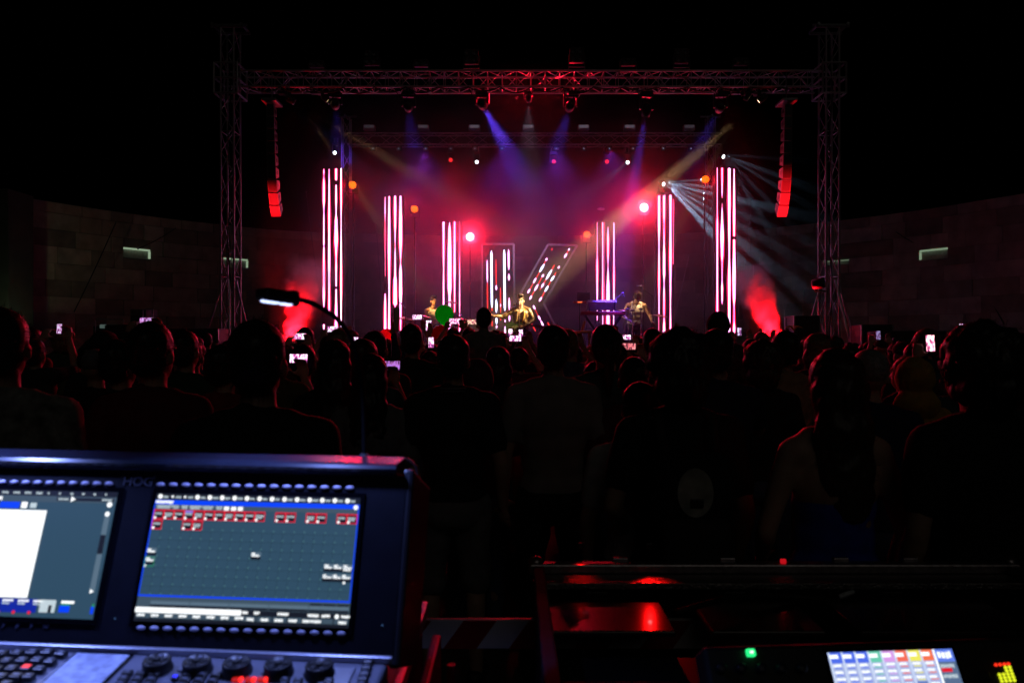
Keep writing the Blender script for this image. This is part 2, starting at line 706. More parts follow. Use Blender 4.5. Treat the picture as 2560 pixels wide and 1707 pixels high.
def smooth_profile(pr):
    """[(y, w)] -> denser list with eased widths and rounded ends"""
    out = []
    for (y0, w0), (y1, w1) in zip(pr, pr[1:]):
        n = max(2, int((y1 - y0) / 6))
        for k in range(n):
            t = k / n
            e = t * t * (3 - 2 * t)
            out.append((y0 + (y1 - y0) * t, w0 + (w1 - w0) * e))
    out.append(pr[-1])
    y0, w0 = out[0]
    out = [(y0 - 1.5, w0 * .35)] + out
    y1, w1 = out[-1]
    out.append((y1 + 1.5, w1 * .35))
    return out


COLS = [
    ('first', 805, 857, 420, 19.0, [
        (809.8, [[(424, 2), (431, 3), (440, 1), (460, 5), (500, 5.5), (530, 2), (545, 3.5), (610, 4), (616, 1), (620, 4), (690, 5), (740, 6), (768, 3)], [(812, 5), (822, 4)]]),
        (823, [[(424, 2), (470, 4), (560, 4.5), (660, 6), (700, 4.5), (740, 4), (779, 4)]]),
        (840.5, [[(423, 5), (450, 5)], [(464, 4), (500, 5), (535, 3), (552, 7), (600, 9), (630, 5), (645, 3), (668, 4.5), (715, 4)], [(724, 4), (800, 7), (840, 8)]]),
        (853, [[(422, 3.5), (500, 3), (560, 2), (650, 4), (720, 4), (805, 3), (840, 2)]])]),
    ('second', 959, 1008, 488, 20.0, [
        (963, [[(494, 2), (530, 3), (540, 2), (560, 1), (690, 1)], [(735, 3), (760, 5), (825, 6)]]),
        (973, [[(492, 4), (560, 6), (620, 7), (680, 5), (730, 4), (780, 5), (825, 6)]]),
        (988, [[(491, 5), (520, 6), (560, 5), (590, 3), (615, 1.5), (640, 4), (690, 5), (700, 8), (760, 9), (765, 2), (790, 1)]]),
        (1001.5, [[(491, 5), (560, 8), (600, 8), (640, 4), (655, 2), (680, 7), (730, 8), (770, 5), (800, 4), (840, 2)]])]),
    ('third', 1104, 1153, 553, 21.0, [
        (1109, [[(556, 6), (570, 5), (640, 4), (670, 3), (720, 4), (760, 4), (820, 3)]]),
        (1124, [[(557, 2), (575, 7), (640, 10), (720, 10), (740, 6), (790, 7), (840, 6)]]),
        (1136.5, [[(555, 4), (620, 5), (680, 6), (710, 4), (760, 3), (780, 2)]]),
        (1149, [[(556, .6), (610, 1), (700, 2.5), (760, 3), (790, 2)], [(800, 2), (840, 4)]])]),
    ('fourth', 1489, 1539, 552, 21.0, [
        (1493, [[(557, 1.5), (640, 2), (660, 4), (720, 4), (756, 3)], [(770, 3), (800, 2)]]),
        (1507.6, [[(557, 5), (640, 5), (700, 5), (757, 5), (800, 4), (840, 3)]]),
        (1520, [[(569, 2), (600, 5), (640, 4), (665, 1.5), (690, 5), (720, 8), (760, 9), (800, 8), (850, 6)]]),
        (1534.7, [[(558, 3), (600, 4), (660, 3), (757, 4), (840, 4)]])]),
    ('fifth', 1641, 1686, 484, 20.0, [
        (1647.5, [[(487, 6), (560, 6), (620, 3), (640, 4), (700, 4), (760, 3), (830, 3)]]),
        (1660, [[(488, 6), (540, 5), (560, 2), (600, 3), (640, 6), (680, 6), (712, 2), (730, 4), (770, 3), (795, 2), (810, 5), (838, 7)]]),
        (1676, [[(489, 6), (560, 5), (640, 6), (720, 4), (760, 3), (835, 4)]]),
        (1683, [[(500, .6), (560, 1.2), (660, 1.0)]])]),
    ('sixth', 1788, 1841, 418, 19.0, [
        (1793, [[(421, 2), (540, 2), (560, 4), (700, 4), (785, 4)]]),
        (1805, [[(421, 3), (480, 3), (494, 1)], [(510, .5), (535, 4), (590, 9), (640, 6), (655, 2), (700, 2), (720, 5), (750, 4), (760, 1)]]),
        (1823, [[(422, 7), (500, 7), (560, 6), (640, 4), (700, 7), (760, 6), (835, 6)]]),
        (1835, [[(424, 3), (490, 5), (540, 6), (590, 4)], [(600, 5), (700, 9), (740, 7), (770, 2), (800, 2), (820, 6), (832, 5)]])]),
]
for (nm, x0, x1, ytop, Y, strips) in COLS:
    a, b = at(x0, ytop, Y), at(x1, ytop, Y)
    cx = (a.x + b.x) / 2
    root = empty('led_column', (cx, Y, STAGE_Z), '%s glowing LED column from the left, striped white and pink' % nm, 'light column', 'LED light columns on the stage')
    zb = STAGE_Z + .45
    hgt = a.z - zb
    W = b.x - a.x
    MB().bbox((0, .06, zb - STAGE_Z + hgt / 2), (W, .11, hgt), .008).build('panel', M_PANEL, root)
    fr = MB()
    for sx in (-1, 1):
        fr.tube((sx * (W / 2 + .02), .09, 0), (sx * (W / 2 + .02), .09, a.z - STAGE_Z), .014)
    n = max(3, int(hgt / .6))
    for k in range(n + 1):
        z = zb - STAGE_Z + hgt * k / n
        fr.tube((-W / 2 - .02, .125, z), (W / 2 + .02, .125, z), .012)
    fr.build('frame', M_STEEL, root)
    MB().bbox((0, .1, .04), (W + .25, .6, .07), .01).build('foot', M_STEEL, root)
    MB().bbox((0, .08, .24), (W * .6, .08, .4), .01).build('stem', M_STEEL, root)
    for si, (sx, segs) in enumerate(strips):
        white, pink = MB(), MB()
        X = (sx - 1280) / F * Y - cx
        for pr in segs:
            sp = smooth_profile([(y, wv) for y, wv in pr])
            pts = [(X, EYE + (853.5 - y) / F * Y - STAGE_Z) for y, wv in sp]
            hw = [wv / 2 / F * Y for y, wv in sp]
            ribbon(white, pts, [max(.0012, (h - .0045) * 1.0) for h in hw], -.008)
            # red fringe band: wider and uneven, set behind the white strip
            off = .004 * math.sin(si * 2.1)
            ribbon(pink, [(p[0] + off, p[1]) for p in pts], [h * 1.04 + (.003 + .020 * (0.5 + .5 * math.sin(p[1] * 3.1 + si * 2.3 + x0)) ** 3) for h, p in zip(hw, pts)], -.004)
        st = pink.build('led_strip', M_PINK, root)
        o = white.build('lit_diodes', M_COOL if (si == 3 and nm == 'first') else M_WHITE, st)

# the big letter sign
KY = 20.6


def kz(zx, zy):
    """zoomed sign coordinates -> (x, z) on the sign plane"""
    p = at(1180 + zx / 6.03, 600 + zy / 6.03, KY)
    return (p.x, p.z)


kroot = empty('letter_sign', (at(1310, 0, KY).x, KY, STAGE_Z), 'huge black letter sign with grey outline and white and red LED strips, centre stage', 'sign')
kb = Vector((kroot.location.x, 0, STAGE_Z))


def kl(p, y):
    return (p[0] - kb.x, y, p[1] - kb.z)


bar_poly = [kz(150, 60), kz(625, 60), kz(640, 965), kz(655, 965), kz(655, 1620), kz(165, 1620)]
arm_poly = [kz(1145, 72), kz(1585, 82), kz(1080, 960), kz(1420, 1620), kz(900, 1620), kz(660, 1180), kz(660, 960)]
for poly, nm in ((bar_poly, 'upright_panel'), (arm_poly, 'diagonal_panel')):
    mb = MB()
    mb.prism([kl(p, .03) for p in poly], (0, .12, 0))
    mb.build(nm, M_PANEL, kroot)
ol = [[kz(150, 1620), kz(150, 62), kz(628, 62), kz(640, 965), kz(1145, 72), kz(1585, 82), kz(1080, 960), kz(1420, 1620)]]
for line in ol:
    for p, q in zip(line, line[1:]):
        mb = MB()
        mb.tube(kl(p, .02), kl(q, .02), .028, .028, 8)
        mb.build('outline_bar', M_DIM, kroot, True)
for x in (-.7, -.1, .6):
    MB().tube((x, .2, 0), (x, .2, 1.2), .025).tube((x, .9, .03), (x, .2, .9), .02).build('back_brace', M_STEEL, kroot)
KW = [  # (x0, y0, x1, y1, half width, colour)
    (228, 300, 231, 640, 9, 'w'), (231, 640, 235, 1045, 9, 'r'), (292, 160, 300, 1020, 14, 'c'), (300, 1020, 302, 1070, 9, 'r'), (302, 1215, 303, 1300, 10, 'r'),
    (361, 290, 365, 680, 8, 'r'), (365, 680, 366, 755, 13, 'w'), (366, 890, 367, 1095, 14, 'c'), (368, 1150, 370, 1270, 13, 'c'), (370, 1285, 371, 1330, 10, 'w'),
    (428, 715, 432, 1100, 8, 'r'), (432, 1160, 433, 1210, 9, 'r'), (431, 960, 431, 1010, 6, 'w'), (485, 145, 495, 1065, 15, 'c'), (500, 1200, 500, 1240, 10, 'w'), (499, 1300, 500, 1430, 12, 'w'),
    (551, 140, 555, 450, 13, 'w'), (556, 510, 557, 610, 14, 'w'), (560, 870, 563, 1055, 12, 'w'), (564, 1130, 565, 1225, 11, 'w'),
    (1213, 120, 1200, 160, 11, 'r'), (1135, 270, 1110, 315, 13, 'w'), (1112, 310, 1075, 380, 7, 'r'), (1090, 360, 1018, 485, 14, 'c'), (1020, 480, 968, 575, 7, 'r'), (968, 570, 922, 652, 13, 'w'), (922, 655, 872, 742, 7, 'r'), (875, 738, 838, 802, 13, 'w'),
    (1083, 515, 1055, 560, 14, 'w'), (1060, 550, 996, 668, 8, 'r'), (998, 665, 940, 768, 14, 'w'), (940, 770, 898, 842, 8, 'r'), (902, 835, 868, 898, 13, 'w'),
    (1245, 372, 1203, 452, 9, 'r'), (1205, 445, 1115, 598, 14, 'c'), (1117, 595, 1083, 650, 8, 'r'), (1085, 648, 1045, 720, 13, 'w'), (1045, 715, 1020, 762, 5, 'r'),
    (1473, 125, 1452, 160, 12, 'w'), (1455, 155, 1428, 205, 7, 'r'), (1432, 200, 1390, 270, 13, 'w'), (1320, 392, 1298, 430, 12, 'w'), (1268, 485, 1238, 545, 8, 'r'), (1240, 540, 1188, 620, 14, 'c'), (1188, 618, 1148, 692, 8, 'r'), (1150, 690, 1098, 778, 14, 'c'), (1098, 775, 1050, 865, 8, 'r'), (1053, 860, 1012, 925, 13, 'w'),
    (922, 985, 952, 1045, 14, 'w'), (952, 1045, 998, 1140, 5, 'r'), (998, 1140, 1032, 1205, 13, 'w'), (1020, 1180, 1050, 1240, 7, 'r'), (1038, 1215, 1082, 1308, 13, 'w'), (1088, 1318, 1108, 1350, 10, 'w'),
    (888, 1245, 962, 1375, 9, 'r'), (1140, 1240, 1165, 1290, 9, 'r'),
]
for (x0, y0, x1, y1, hw, c) in KW:
    mb = MB()
    n = max(5, int(math.hypot(x1 - x0, y1 - y0) / 25))
    pts, hws = [], []
    for k in range(n + 1):
        t = k / n
        p = kz(x0 + (x1 - x0) * t, y0 + (y1 - y0) * t)
        e = min(1, .3 + 2.2 * min(t, 1 - t) * max(1, n / 7)) if c != 'r' else min(1, .5 + 3 * min(t, 1 - t))
        pts.append((p[0] - kb.x, p[1] - kb.z))
        hws.append(hw * e * 1.05 / 6.03 / F * KY)
    ribbon(mb, pts, hws, .02 if c != 'r' else .025)
    mb.build('led_strip', {'w': M_WHITE, 'c': M_COOL, 'r': M_RED}[c], kroot)

# ================================================================== stage lighting fixtures
V = Vector
M_HOUS = mat('fixture_housing', (.018, .018, .02), .45, var=.25)
M_GLASS = mat('unlit_lamp_glass', (.10, .10, .11), .15, .3, var=.3)


def orient(o, loc, target):
    o.location = loc
    o.rotation_euler = (Vector(target) - Vector(loc)).to_track_quat('Y', 'Z').to_euler()


def lens_mat(name, core, rim, s):
    """LED lens: a lattice of bright diodes, as the lamp itself shows them"""
    if name in MATS:
        return MATS[name]
    m = glow(name, core, s, False)
    nt = m.node_tree
    b = nt.nodes['Principled BSDF']
    tc = nt.nodes.new('ShaderNodeTexCoord')
    vo = nt.nodes.new('ShaderNodeTexVoronoi')
    vo.inputs['Scale'].default_value = 32
    vo.inputs['Randomness'].default_value = .25
    rp = nt.nodes.new('ShaderNodeValToRGB')
    rp.color_ramp.elements[0].position = .45
    rp.color_ramp.elements[0].color = (*core, 1)
    rp.color_ramp.elements[1].position = .75
    rp.color_ramp.elements[1].color = (*rim, 1)
    nt.links.new(tc.outputs['Object'], vo.inputs['Vector'])
    nt.links.new(vo.outputs['Distance'], rp.inputs['Fac'])
    nt.links.new(rp.outputs['Color'], b.inputs['Emission Color'])
    return m


def par_can(loc, aim, label, lens, rad=.085, group='red LED par lights'):
    e = empty('par_light', loc, label, 'stage light', group)
    orient(e, loc, aim)
    MB().lathe((0, -.24, 0), (0, 1, 0), [(.03, 0), (rad * .8, .02), (rad * 1.1, .09), (rad * 1.12, .24), (rad * 1.02, .24), (rad * 1.0, .215)], 18).build('housing', M_HOUS, e, True)
    MB().lathe((0, -.022, 0), (0, 1, 0), [(rad, 0), (rad * .98, .006), (.01, .012)], 18).build('lens', lens, e)
    y = MB()
    y.box((-rad * 1.3, -.13, -.09), (.012, .04, .24)).box((rad * 1.3, -.13, -.09), (.012, .04, .24)).box((0, -.13, -.21), (rad * 2.6, .04, .012))
    y.tube((0, -.13, -.21), (0, -.13, -.34), .015)
    y.build('yoke', M_HOUS, e)
    return e


def light_stand(x, y, z, label):
    e = empty('light_stand', (x, y, STAGE_Z), label, 'stand', 'stands of the red par lights')
    MB().tube((0, 0, .02), (0, 0, z - STAGE_Z), .018).build('pole', M_HOUS, e)
    for k in range(3):
        a = k * 2.094
        MB().tube((0, 0, .35), (.4 * math.cos(a), .4 * math.sin(a), .02), .012).build('leg', M_HOUS, e)


L_AMBER = lens_mat('par_lens_amber', (1.0, .17, .0), (1.0, .015, .0), 2.4)
L_HOT = glow('par_lens_hot', (1.0, .8, .62), 6.0, False)
RED = (1.0, .008, .03)
POS = ['beside the first LED column', 'beside the second LED column', 'beside the third LED column, blazing white in a red halo', 'beside the fourth LED column', 'above the fifth LED column, blazing white in a red halo', 'beside the sixth LED column']
for k, (px, py, Y, hot) in enumerate(((881, 463, 19.3, 0), (1036, 523, 20.2, 0), (1175, 592, 21.0, 1), (1467, 587, 21.0, 0), (1610, 519, 20.2, 1), (1764, 449, 19.3, 0))):
    p = at(px, py, Y)
    tgt = Vector((0, 0, EYE)) if hot else Vector((p.x * .4 - 1.5 + k * .6, 6, 2.2))
    par_can(p, tgt, 'round red par light %s' % POS[k], L_HOT if hot else L_AMBER, .1 if hot else .088)
    d = (tgt - p).normalized()
    if hot:
        spot('par_beam', p + d * .05, tgt, 1000, RED, 48, 1.0, .08)
        spot('par_spill', p + d * .04, tgt, 480, RED, 100, .9, .08)
    else:
        spot('par_beam', p + d * .05, tgt, 150, RED, 50, .8, .08)
        spot('par_spill', p + d * .04, tgt, 45, RED, 110, .9, .08)
    light_stand(p.x, p.y + .13, p.z - .3, 'thin black stand of the par light %s' % POS[k].split(',')[0])

# red beam falling from the second par lamp
p = at(1036, 523, 20.2)
spot('par_beam', p + Vector((0, -.03, -.05)), at(1020, 700, 20.0), 260, RED, 26, .5, .05)


def moving_head(hook, head, aim, label, lens, size=1., group='moving head lamps on the front truss', up=False):
    """base clamped at hook, yoke, and a head at `head` pointing to aim"""
    hook, head, aim = Vector(hook), Vector(head), Vector(aim)
    e = empty('moving_head', hook, label, 'stage light', group)
    s = size
    sg = -1 if not up else 1
    MB().bbox((0, 0, sg * .05 * s), (.30 * s, .26 * s, .10 * s), .012).build('base', M_HOUS, e)
    if not up:
        for sx in (-.09, .09):
            MB().tube((sx * s, 0, 0), (sx * s, 0, .13), .02).build('clamp', M_STEEL, e)
    h = head - hook
    d = (aim - head).normalized()
    ya = math.atan2(d.y, d.x) + PI / 2                  # the yoke turns with the beam
    ry = Matrix.Rotation(ya, 3, 'Z')
    yk = MB()
    for sx in (-1, 1):
        yk.bbox(V((h.x * .8, h.y * .8, h.z * .55)) + ry @ V((sx * .16 * s, 0, 0)), (.045 * s, .12 * s, abs(h.z) * .9), .01, ry)
    yk.bbox((h.x * .5, h.y * .5, sg * .12 * s), (.34 * s, .14 * s, .05 * s), .01, ry)
    yk.build('yoke', M_HOUS, e)
    q = h
    hd = MB()
    hd.lathe(q - d * .17 * s, d, [(.05 * s, 0), (.10 * s, .02 * s), (.125 * s, .12 * s), (.115 * s, .24 * s), (.105 * s, .34 * s), (.095 * s, .34 * s), (.09 * s, .315 * s)], 18)
    ho = hd.build('head', M_HOUS, e, True)
    MB().lathe(q + d * .138 * s, d, [(.092 * s, 0), (.09 * s, .008 * s), (.02 * s, .02 * s)], 18).build('lens', lens, e)
    return head + d * .17 * s


L_BLUE = glow('lens_blue', (.10, .06, 1.0), .5, False)
L_DARK = M_GLASS
L_WHITE = glow('lens_white', (.85, .95, 1.0), 8.0, False)
L_REDL = glow('lens_red', (1.0, .02, .02), 1.4, False)
L_WARM = glow('lens_warm', (1.0, .72, .40), 5.0, False)
L_WARMD = glow('lens_warm_dim', (1.0, .70, .35), .9, False)
BLUE = (.13, .055, 1.0)
HEADS = [  # px of hook, head px/py, aim px/py at depth, power, cone
    (832, 838, 262, 856, 470, 27.0, 1600, 8, 'moving head with a faint blue beam, over the first LED column'),
    (1018, 1021, 268, 1048, 470, 27.0, 1500, 8, 'moving head with a faint blue beam, over the second LED column'),
    (1203, 1206, 262, 1345, 510, 27.0, 24000, 8, 'moving head throwing the strong blue beam, over the third LED column'),
    (1437, 1424, 268, 1360, 480, 27.0, 3200, 8, 'moving head with a thin blue beam, right of the middle of the front truss'),
    (1620, 1616, 275, 1530, 775, 18.8, 6500, 12, 'moving head with a faint blue beam, over the fifth LED column'),
    (1815, 1800, 270, 1680, 500, 27.0, 5200, 8, 'moving head with a violet blue beam, near the right end of the front truss'),
]
for (hx, px, py, ax, ay, aY, pw, cone, lab) in HEADS:
    hook = at(hx, 219, FY) + Vector((0, .2, -.03))
    head = at(px, py, FY + .2)
    aim = at(ax, ay, aY)
    tip = moving_head(hook, head, aim, lab, L_BLUE, .82)
    spot('blue_beam', tip, aim, pw, BLUE, cone * 1.15, .9, .06)
# wash lamps on the front truss; the middle one is added for the sign
WARM = (1.0, .58, .25)
for (hx, px, py, ax, ay, aY, pw, cone, lens, lab) in (
        (700, 726, 250, 1585, 765, 19.3, 4500, 7, L_WARM, 'wash lamp with a bright warm face near the left end of the front truss'),
        (1878, 1906, 246, 1298, 762, 18.0, 30000, 9, L_WARM, 'wash lamp with a bright warm face near the right end of the front truss'),
        (780, 812, 246, 1457, 822, 17.6, 2500, 4, L_WARMD, 'small dim wash lamp left of the first blue moving head'),
        (1845, 1868, 242, 1588, 770, 19.3, 6000, 5, L_WARMD, 'small dim wash lamp left of the bright right wash lamp'),
        (1320, 1322, 246, 1320, 690, 21.2, 300, 28, L_DARK, 'small wash lamp added in the middle of the front truss to light the letter sign')):
    hook = at(hx, 219, FY) + Vector((0, .2, -.03))
    head = at(px, py, FY + .1)
    aim = at(ax, ay, aY)
    tip = moving_head(hook, head, aim, lab, lens, .62 if lens is L_WARM else .5, 'warm wash lamps on the front truss')
    spot('warm_beam', tip, aim, pw, WARM if hx != 1320 else (.72, .70, 1.0), cone, .95, .05)
spot('warm_beam', at(736, 254, FY) + Vector((.1, .1, 0)), at(1084, 765, 19.6), 7500, (1.0, .50, .13), 5.5, 1.0, .05)
spot('steel_blue_beam', at(730, 258, FY) + Vector((.1, .1, 0)), at(850, 370, 19.0), 700, (.10, .25, 1.0), 7, .5, .05)

# prism lamps standing on the fifth column and high on the rear tower: fans of white rays
def fan(px, py, Y, rays, power, lab, cone):
    p = at(px, py, Y)
    hook = p + Vector((0, .08, -.30))
    tip = moving_head(hook, p + Vector((0, .1, 0)), p + Vector((.5, -.6, -.35)), lab, L_WHITE, .55, 'white ray lamps', up=True)
    for k, (dx, dy, dY, pw, cn) in enumerate(rays):
        spot('white_ray', p + Vector((.01 * k, -.04, 0)), at(px + dx, py + dy, Y + dY), power * pw, (.42, .70, 1.0), cn * cone, .6, .02)


fan(1655, 457, 19.8, [(300, -20, -1.2, .55, 2.2), (300, 28, -1.2, .9, 2.6), (300, 70, -1.0, 1.0, 3.2), (290, 115, -.9, .7, 2.4), (270, 150, -.8, .8, 2.6), (250, 190, -.6, 1.0, 3.4), (210, 215, -.5, 1.1, 4.2)], 8500, 'white lamp spreading a fan of rays above the fifth LED column', 1.9)
fan(1805, 388, 19.8, [(190, 12, -1.5, .3, 3), (190, 70, -1.2, .8, 4), (190, 110, -1.2, .7, 3), (150, 150, -.8, .5, 3), (120, 190, -.5, .5, 3.4), (60, 160, -.5, .3, 3)], 2600, 'white lamp spreading faint rays above the sixth LED column', 1.7)
# stands that carry them
for px, py, Y in ((1655, 457, 19.8), (1805, 388, 19.8)):
    p = at(px, py, Y)
    e = empty('lamp_pole', (p.x, p.y + .08, STAGE_Z), 'tall thin pole carrying the white ray lamp above the %s LED column' % ('fifth' if px == 1655 else 'sixth'), 'pole', 'poles of the white ray lamps')
    MB().tube((0, 0, .02), (0, 0, p.z - .3 - STAGE_Z), .02).build('shaft', M_HOUS, e)
    MB().bbox((0, 0, .02), (.4, .4, .03), .008).build('base', M_HOUS, e)

# rear moving heads: red and white dots
for (px, py, kind, lab) in ((838, 383, 'w', 'white lamp shining above the first LED column'), (1127, 401, 'r', 'red lamp under the left half of the rear truss'), (1192, 406, 'w', 'small white lamp beside the red lamp under the rear truss'),
                            (1384, 405, 'r', 'faint red lamp under the middle of the rear truss'), (1516, 405, 'r', 'red lamp under the right half of the rear truss'), (1569, 407, 'w', 'small white lamp with a short beam under the rear truss')):
    p = at(px, py, RY - .1)
    moving_head(p + Vector((0, .1, .30)), p, p + Vector((-.1 if px > 1560 else .05, -1, -.15)), lab, L_WHITE if kind == 'w' else L_REDL, .5 if kind == 'w' else .6, 'lamps under the rear truss')
    if px == 1569:
        spot('white_ray', p + Vector((0, -.1, 0)), p + Vector((-.7, -.5, -.6)), 130, (.5, .75, 1), 16, .5, .02)
    if px == 1127:
        spot('red_beam', p + Vector((0, -.1, 0)), p + Vector((.3, -1.5, -1.2)), 120, RED, 40, .6, .03)
    if px == 838:
        spot('steel_blue_beam', p + Vector((0, -.1, 0)), p + Vector((-1.5, -2.2, 1.8)), 120, (.25, .45, 1.0), 12, .5, .02)
# row of small status lamps on the rear beam, each on its own fixture
for k, px in enumerate((932, 996, 1064, 1127, 1187, 1255, 1391, 1460, 1524, 1583, 1659, 1728)):
    p = at(px, 371, RY - .1)
    e = empty('batten_light', p, '%s from the left of the tiny pale blue dots under the rear truss' % ('first', 'second', 'third', 'fourth', 'fifth', 'sixth', 'seventh', 'eighth', 'ninth', 'tenth', 'eleventh', 'twelfth')[k], 'stage light', 'small batten lamps under the rear truss')
    MB().bbox((0, .1, .02), (.16, .14, .14), .02).build('housing', M_HOUS, e)
    if k in (2, 5, 6, 8):
        spot('added_violet_wash', p + Vector((0, -.05, -.05)), p + Vector((0, -2.2, -2.6)), 140, (.34, .04, .9), 62, 1.0, .05)  # violet spots added on four battens to tint the haze
    MB().ell((0, .02, 0), .016).build('status_lamp', glow('status_lamp', (.45, .70, 1.0), .55, False), e)
# strobes on top of the rear beam
for k, (px, s) in enumerate(((923, .3), (1058, .5), (1186, 1), (1321, 1.1), (1459, 1.1), (1574, .9), (1723, .35))):
    p = at(px, 318, RY)
    e = empty('strobe', p, 'grey strobe box standing on the rear truss, %s from the left' % ('first', 'second', 'third', 'fourth', 'fifth', 'sixth', 'seventh')[k], 'strobe', 'strobes on the rear truss')
    MB().bbox((0, .05, -.02), (.32, .16, .15), .015).build('housing', mat('strobe_grey', (.35, .33, .36), .5), e)
    MB().box((0, -.032, .01), (.26, .01, .08)).build('tube_window', glow('strobe_window_%d' % k, (.8, .62, .85), .10 * s, False), e)
    for sx in (-.14, .14):
        MB().box((sx, .05, -.13), (.02, .1, .14)).build('bracket', M_HOUS, e)

# audience blinders on the front beam (unlit)
for k, (px, py, n) in enumerate(((928, 143, 4), (1178, 140, 4), (1443, 136, 4), (1706, 138, 4), (1052, 156, 2), (1572, 153, 2), (1855, 152, 2), (790, 158, 2))):
    p = at(px, py, FY)
    e = empty('blinder', p, '%s unlit blinder standing on the front truss, %s' % ('four-lamp' if n == 4 else 'two-lamp', ('nearest the left tower', 'second from the left', 'third from the left', 'nearest the right tower', 'left of the middle', 'right of the middle', 'close to the right end', 'close to the left end')[k]), 'blinder', 'audience blinders on the front truss')
    hh = .30 if n == 4 else .15
    MB().bbox((0, .09, 0), (.30, .12, hh), .015).build('housing', M_HOUS, e)
    for sx in (-1, 1):
        for sz in ((-1, 1) if n == 4 else (0,)):
            MB().lathe((sx * .075, .035, sz * .075), (0, -1, 0), [(.066, 0), (.066, .03), (.06, .034), (.05, .02), (.012, .006)], 16).build('lamp', M_GLASS, e, True)
    MB().box((-.17, .09, -hh / 2 - .03), (.014, .05, hh + .1)).box((.17, .09, -hh / 2 - .03), (.014, .05, hh + .1)).box((0, .09, -hh - .06 if n == 2 else -hh / 2 - .08), (.35, .05, .015)).build('bracket', M_HOUS, e)

# ------------------------------------------------------------------ line arrays of loudspeakers
M_CAB = mat('speaker_cabinet', (.10, .095, .10), .55, var=.25, scale=15)
M_GRILL = mat('speaker_grille', (.05, .05, .052), .5, .4, var=.4, scale=180)
for sgn, px, lab in ((-1, 680, 'hanging curved line array of loudspeakers left of the stage, its tip lit red'), (1, 1966, 'hanging curved line array of loudspeakers right of the stage, its tip lit red')):
    top = at(px, 250, FY - .2)
    root = empty('line_array', top, lab, 'loudspeaker', 'hanging loudspeaker arrays')
    z, yo, tilt = -.12, 0.0, 0.0
    N_ = 9
    for k in range(N_):
        hgt = .245
        tilt = R([0, 0, 1, 3, 6, 10, 16, 24, 34][k])
        rot = Matrix.Rotation(tilt, 3, 'X')
        c = Vector((sgn * -.01 * k * .4, yo, z - hgt / 2 * math.cos(tilt)))
        w2 = .15 + .006 * k
        mb = MB()
        # wedge: front taller than back
        fz, bz, dp = hgt / 2 * .98, hgt / 2 * .62, .27
        vs = [Vector((sx * w2 / 2, -dp / 2, sz * fz)) for sx in (-1, 1) for sz in (-1, 1)] + [Vector((sx * w2 / 2 * .8, dp / 2, sz * bz)) for sx in (-1, 1) for sz in (-1, 1)]
        vs = [rot @ v + c for v in vs]
        mb.add(vs, [(0, 2, 3, 1), (4, 5, 7, 6), (0, 1, 5, 4), (2, 6, 7, 3), (1, 3, 7, 5), (0, 4, 6, 2)])
        cab = mb.build('cabinet', M_CAB, root)
        g = MB()
        vs = [rot @ Vector((sx * w2 / 2 * .86, -dp / 2 - .006, sz * fz * .86)) + c for sx, sz in ((-1, -1), (1, -1), (1, 1), (-1, 1))]
        g.prism(vs, rot @ Vector((0, .005, 0)))
        g.build('grille', M_GRILL, cab)
        for sx in (-1, 1):
            MB().box(rot @ Vector((sx * (w2 / 2 * .92 + .004), .02, 0)) + c, (.006, .10, .07), rot).build('side_handle', M_BLACK, cab)
        z -= hgt * math.cos(tilt) + .004
        yo += -hgt * -math.sin(tilt) * .9
    MB().bbox((0, 0, -.06), (.3, .5, .06), .01).tube((0, 0, -.03), (0, 0, .55), .012).build('flying_frame', M_STEEL, root)
    # unseen red par lamp, added to redden the lower cabinets
    # it stands among the front rows, aimed up at the downward-curving end
    src = Vector((top.x + sgn * .15, FY - 3.2, .75))
    low = top + Vector((0, 0, -2.15))
    e = par_can(src, low, 'unseen red floor par lamp added among the front rows under the %s array' % ('left' if sgn < 0 else 'right'), L_REDL, .08, 'added pit par lamps')
    spot('array_fill_beam', src + (low - src).normalized() * .05, low, 8000 if sgn < 0 else 14000, (1, .006, .012), 8.5 if sgn < 0 else 13, .9, .05)

# bare red spots added behind the front beam to redden its middle
for px in (1290, 1400):
    p = at(px, 235, FY + .9)
    spot('added_beam_wash', p, at(px, 200, FY), 120, RED, 140, .8, .05)

WORK = bpy.data.scenes.new('modelling_bench')      # a bare scene where meshes are remeshed; removed at the end


def remesh(o, voxel, smooth=4):
    """union of overlapping shapes -> one continuous skin"""
    for c in list(o.users_collection):
        c.objects.unlink(o)
    WORK.collection.objects.link(o)
    md = o.modifiers.new('r', 'REMESH')
    md.mode = 'VOXEL'
    md.voxel_size = voxel
    md.use_smooth_shade = True
    if smooth:
        ms = o.modifiers.new('s', 'SMOOTH')
        ms.factor = .5
        ms.iterations = smooth
    with bpy.context.temp_override(scene=WORK, view_layer=WORK.view_layers[0]):
        dg = bpy.context.evaluated_depsgraph_get()
        me = bpy.data.meshes.new_from_object(o.evaluated_get(dg))
    o.modifiers.clear()
    WORK.collection.objects.unlink(o)
    col.objects.link(o)
    return me


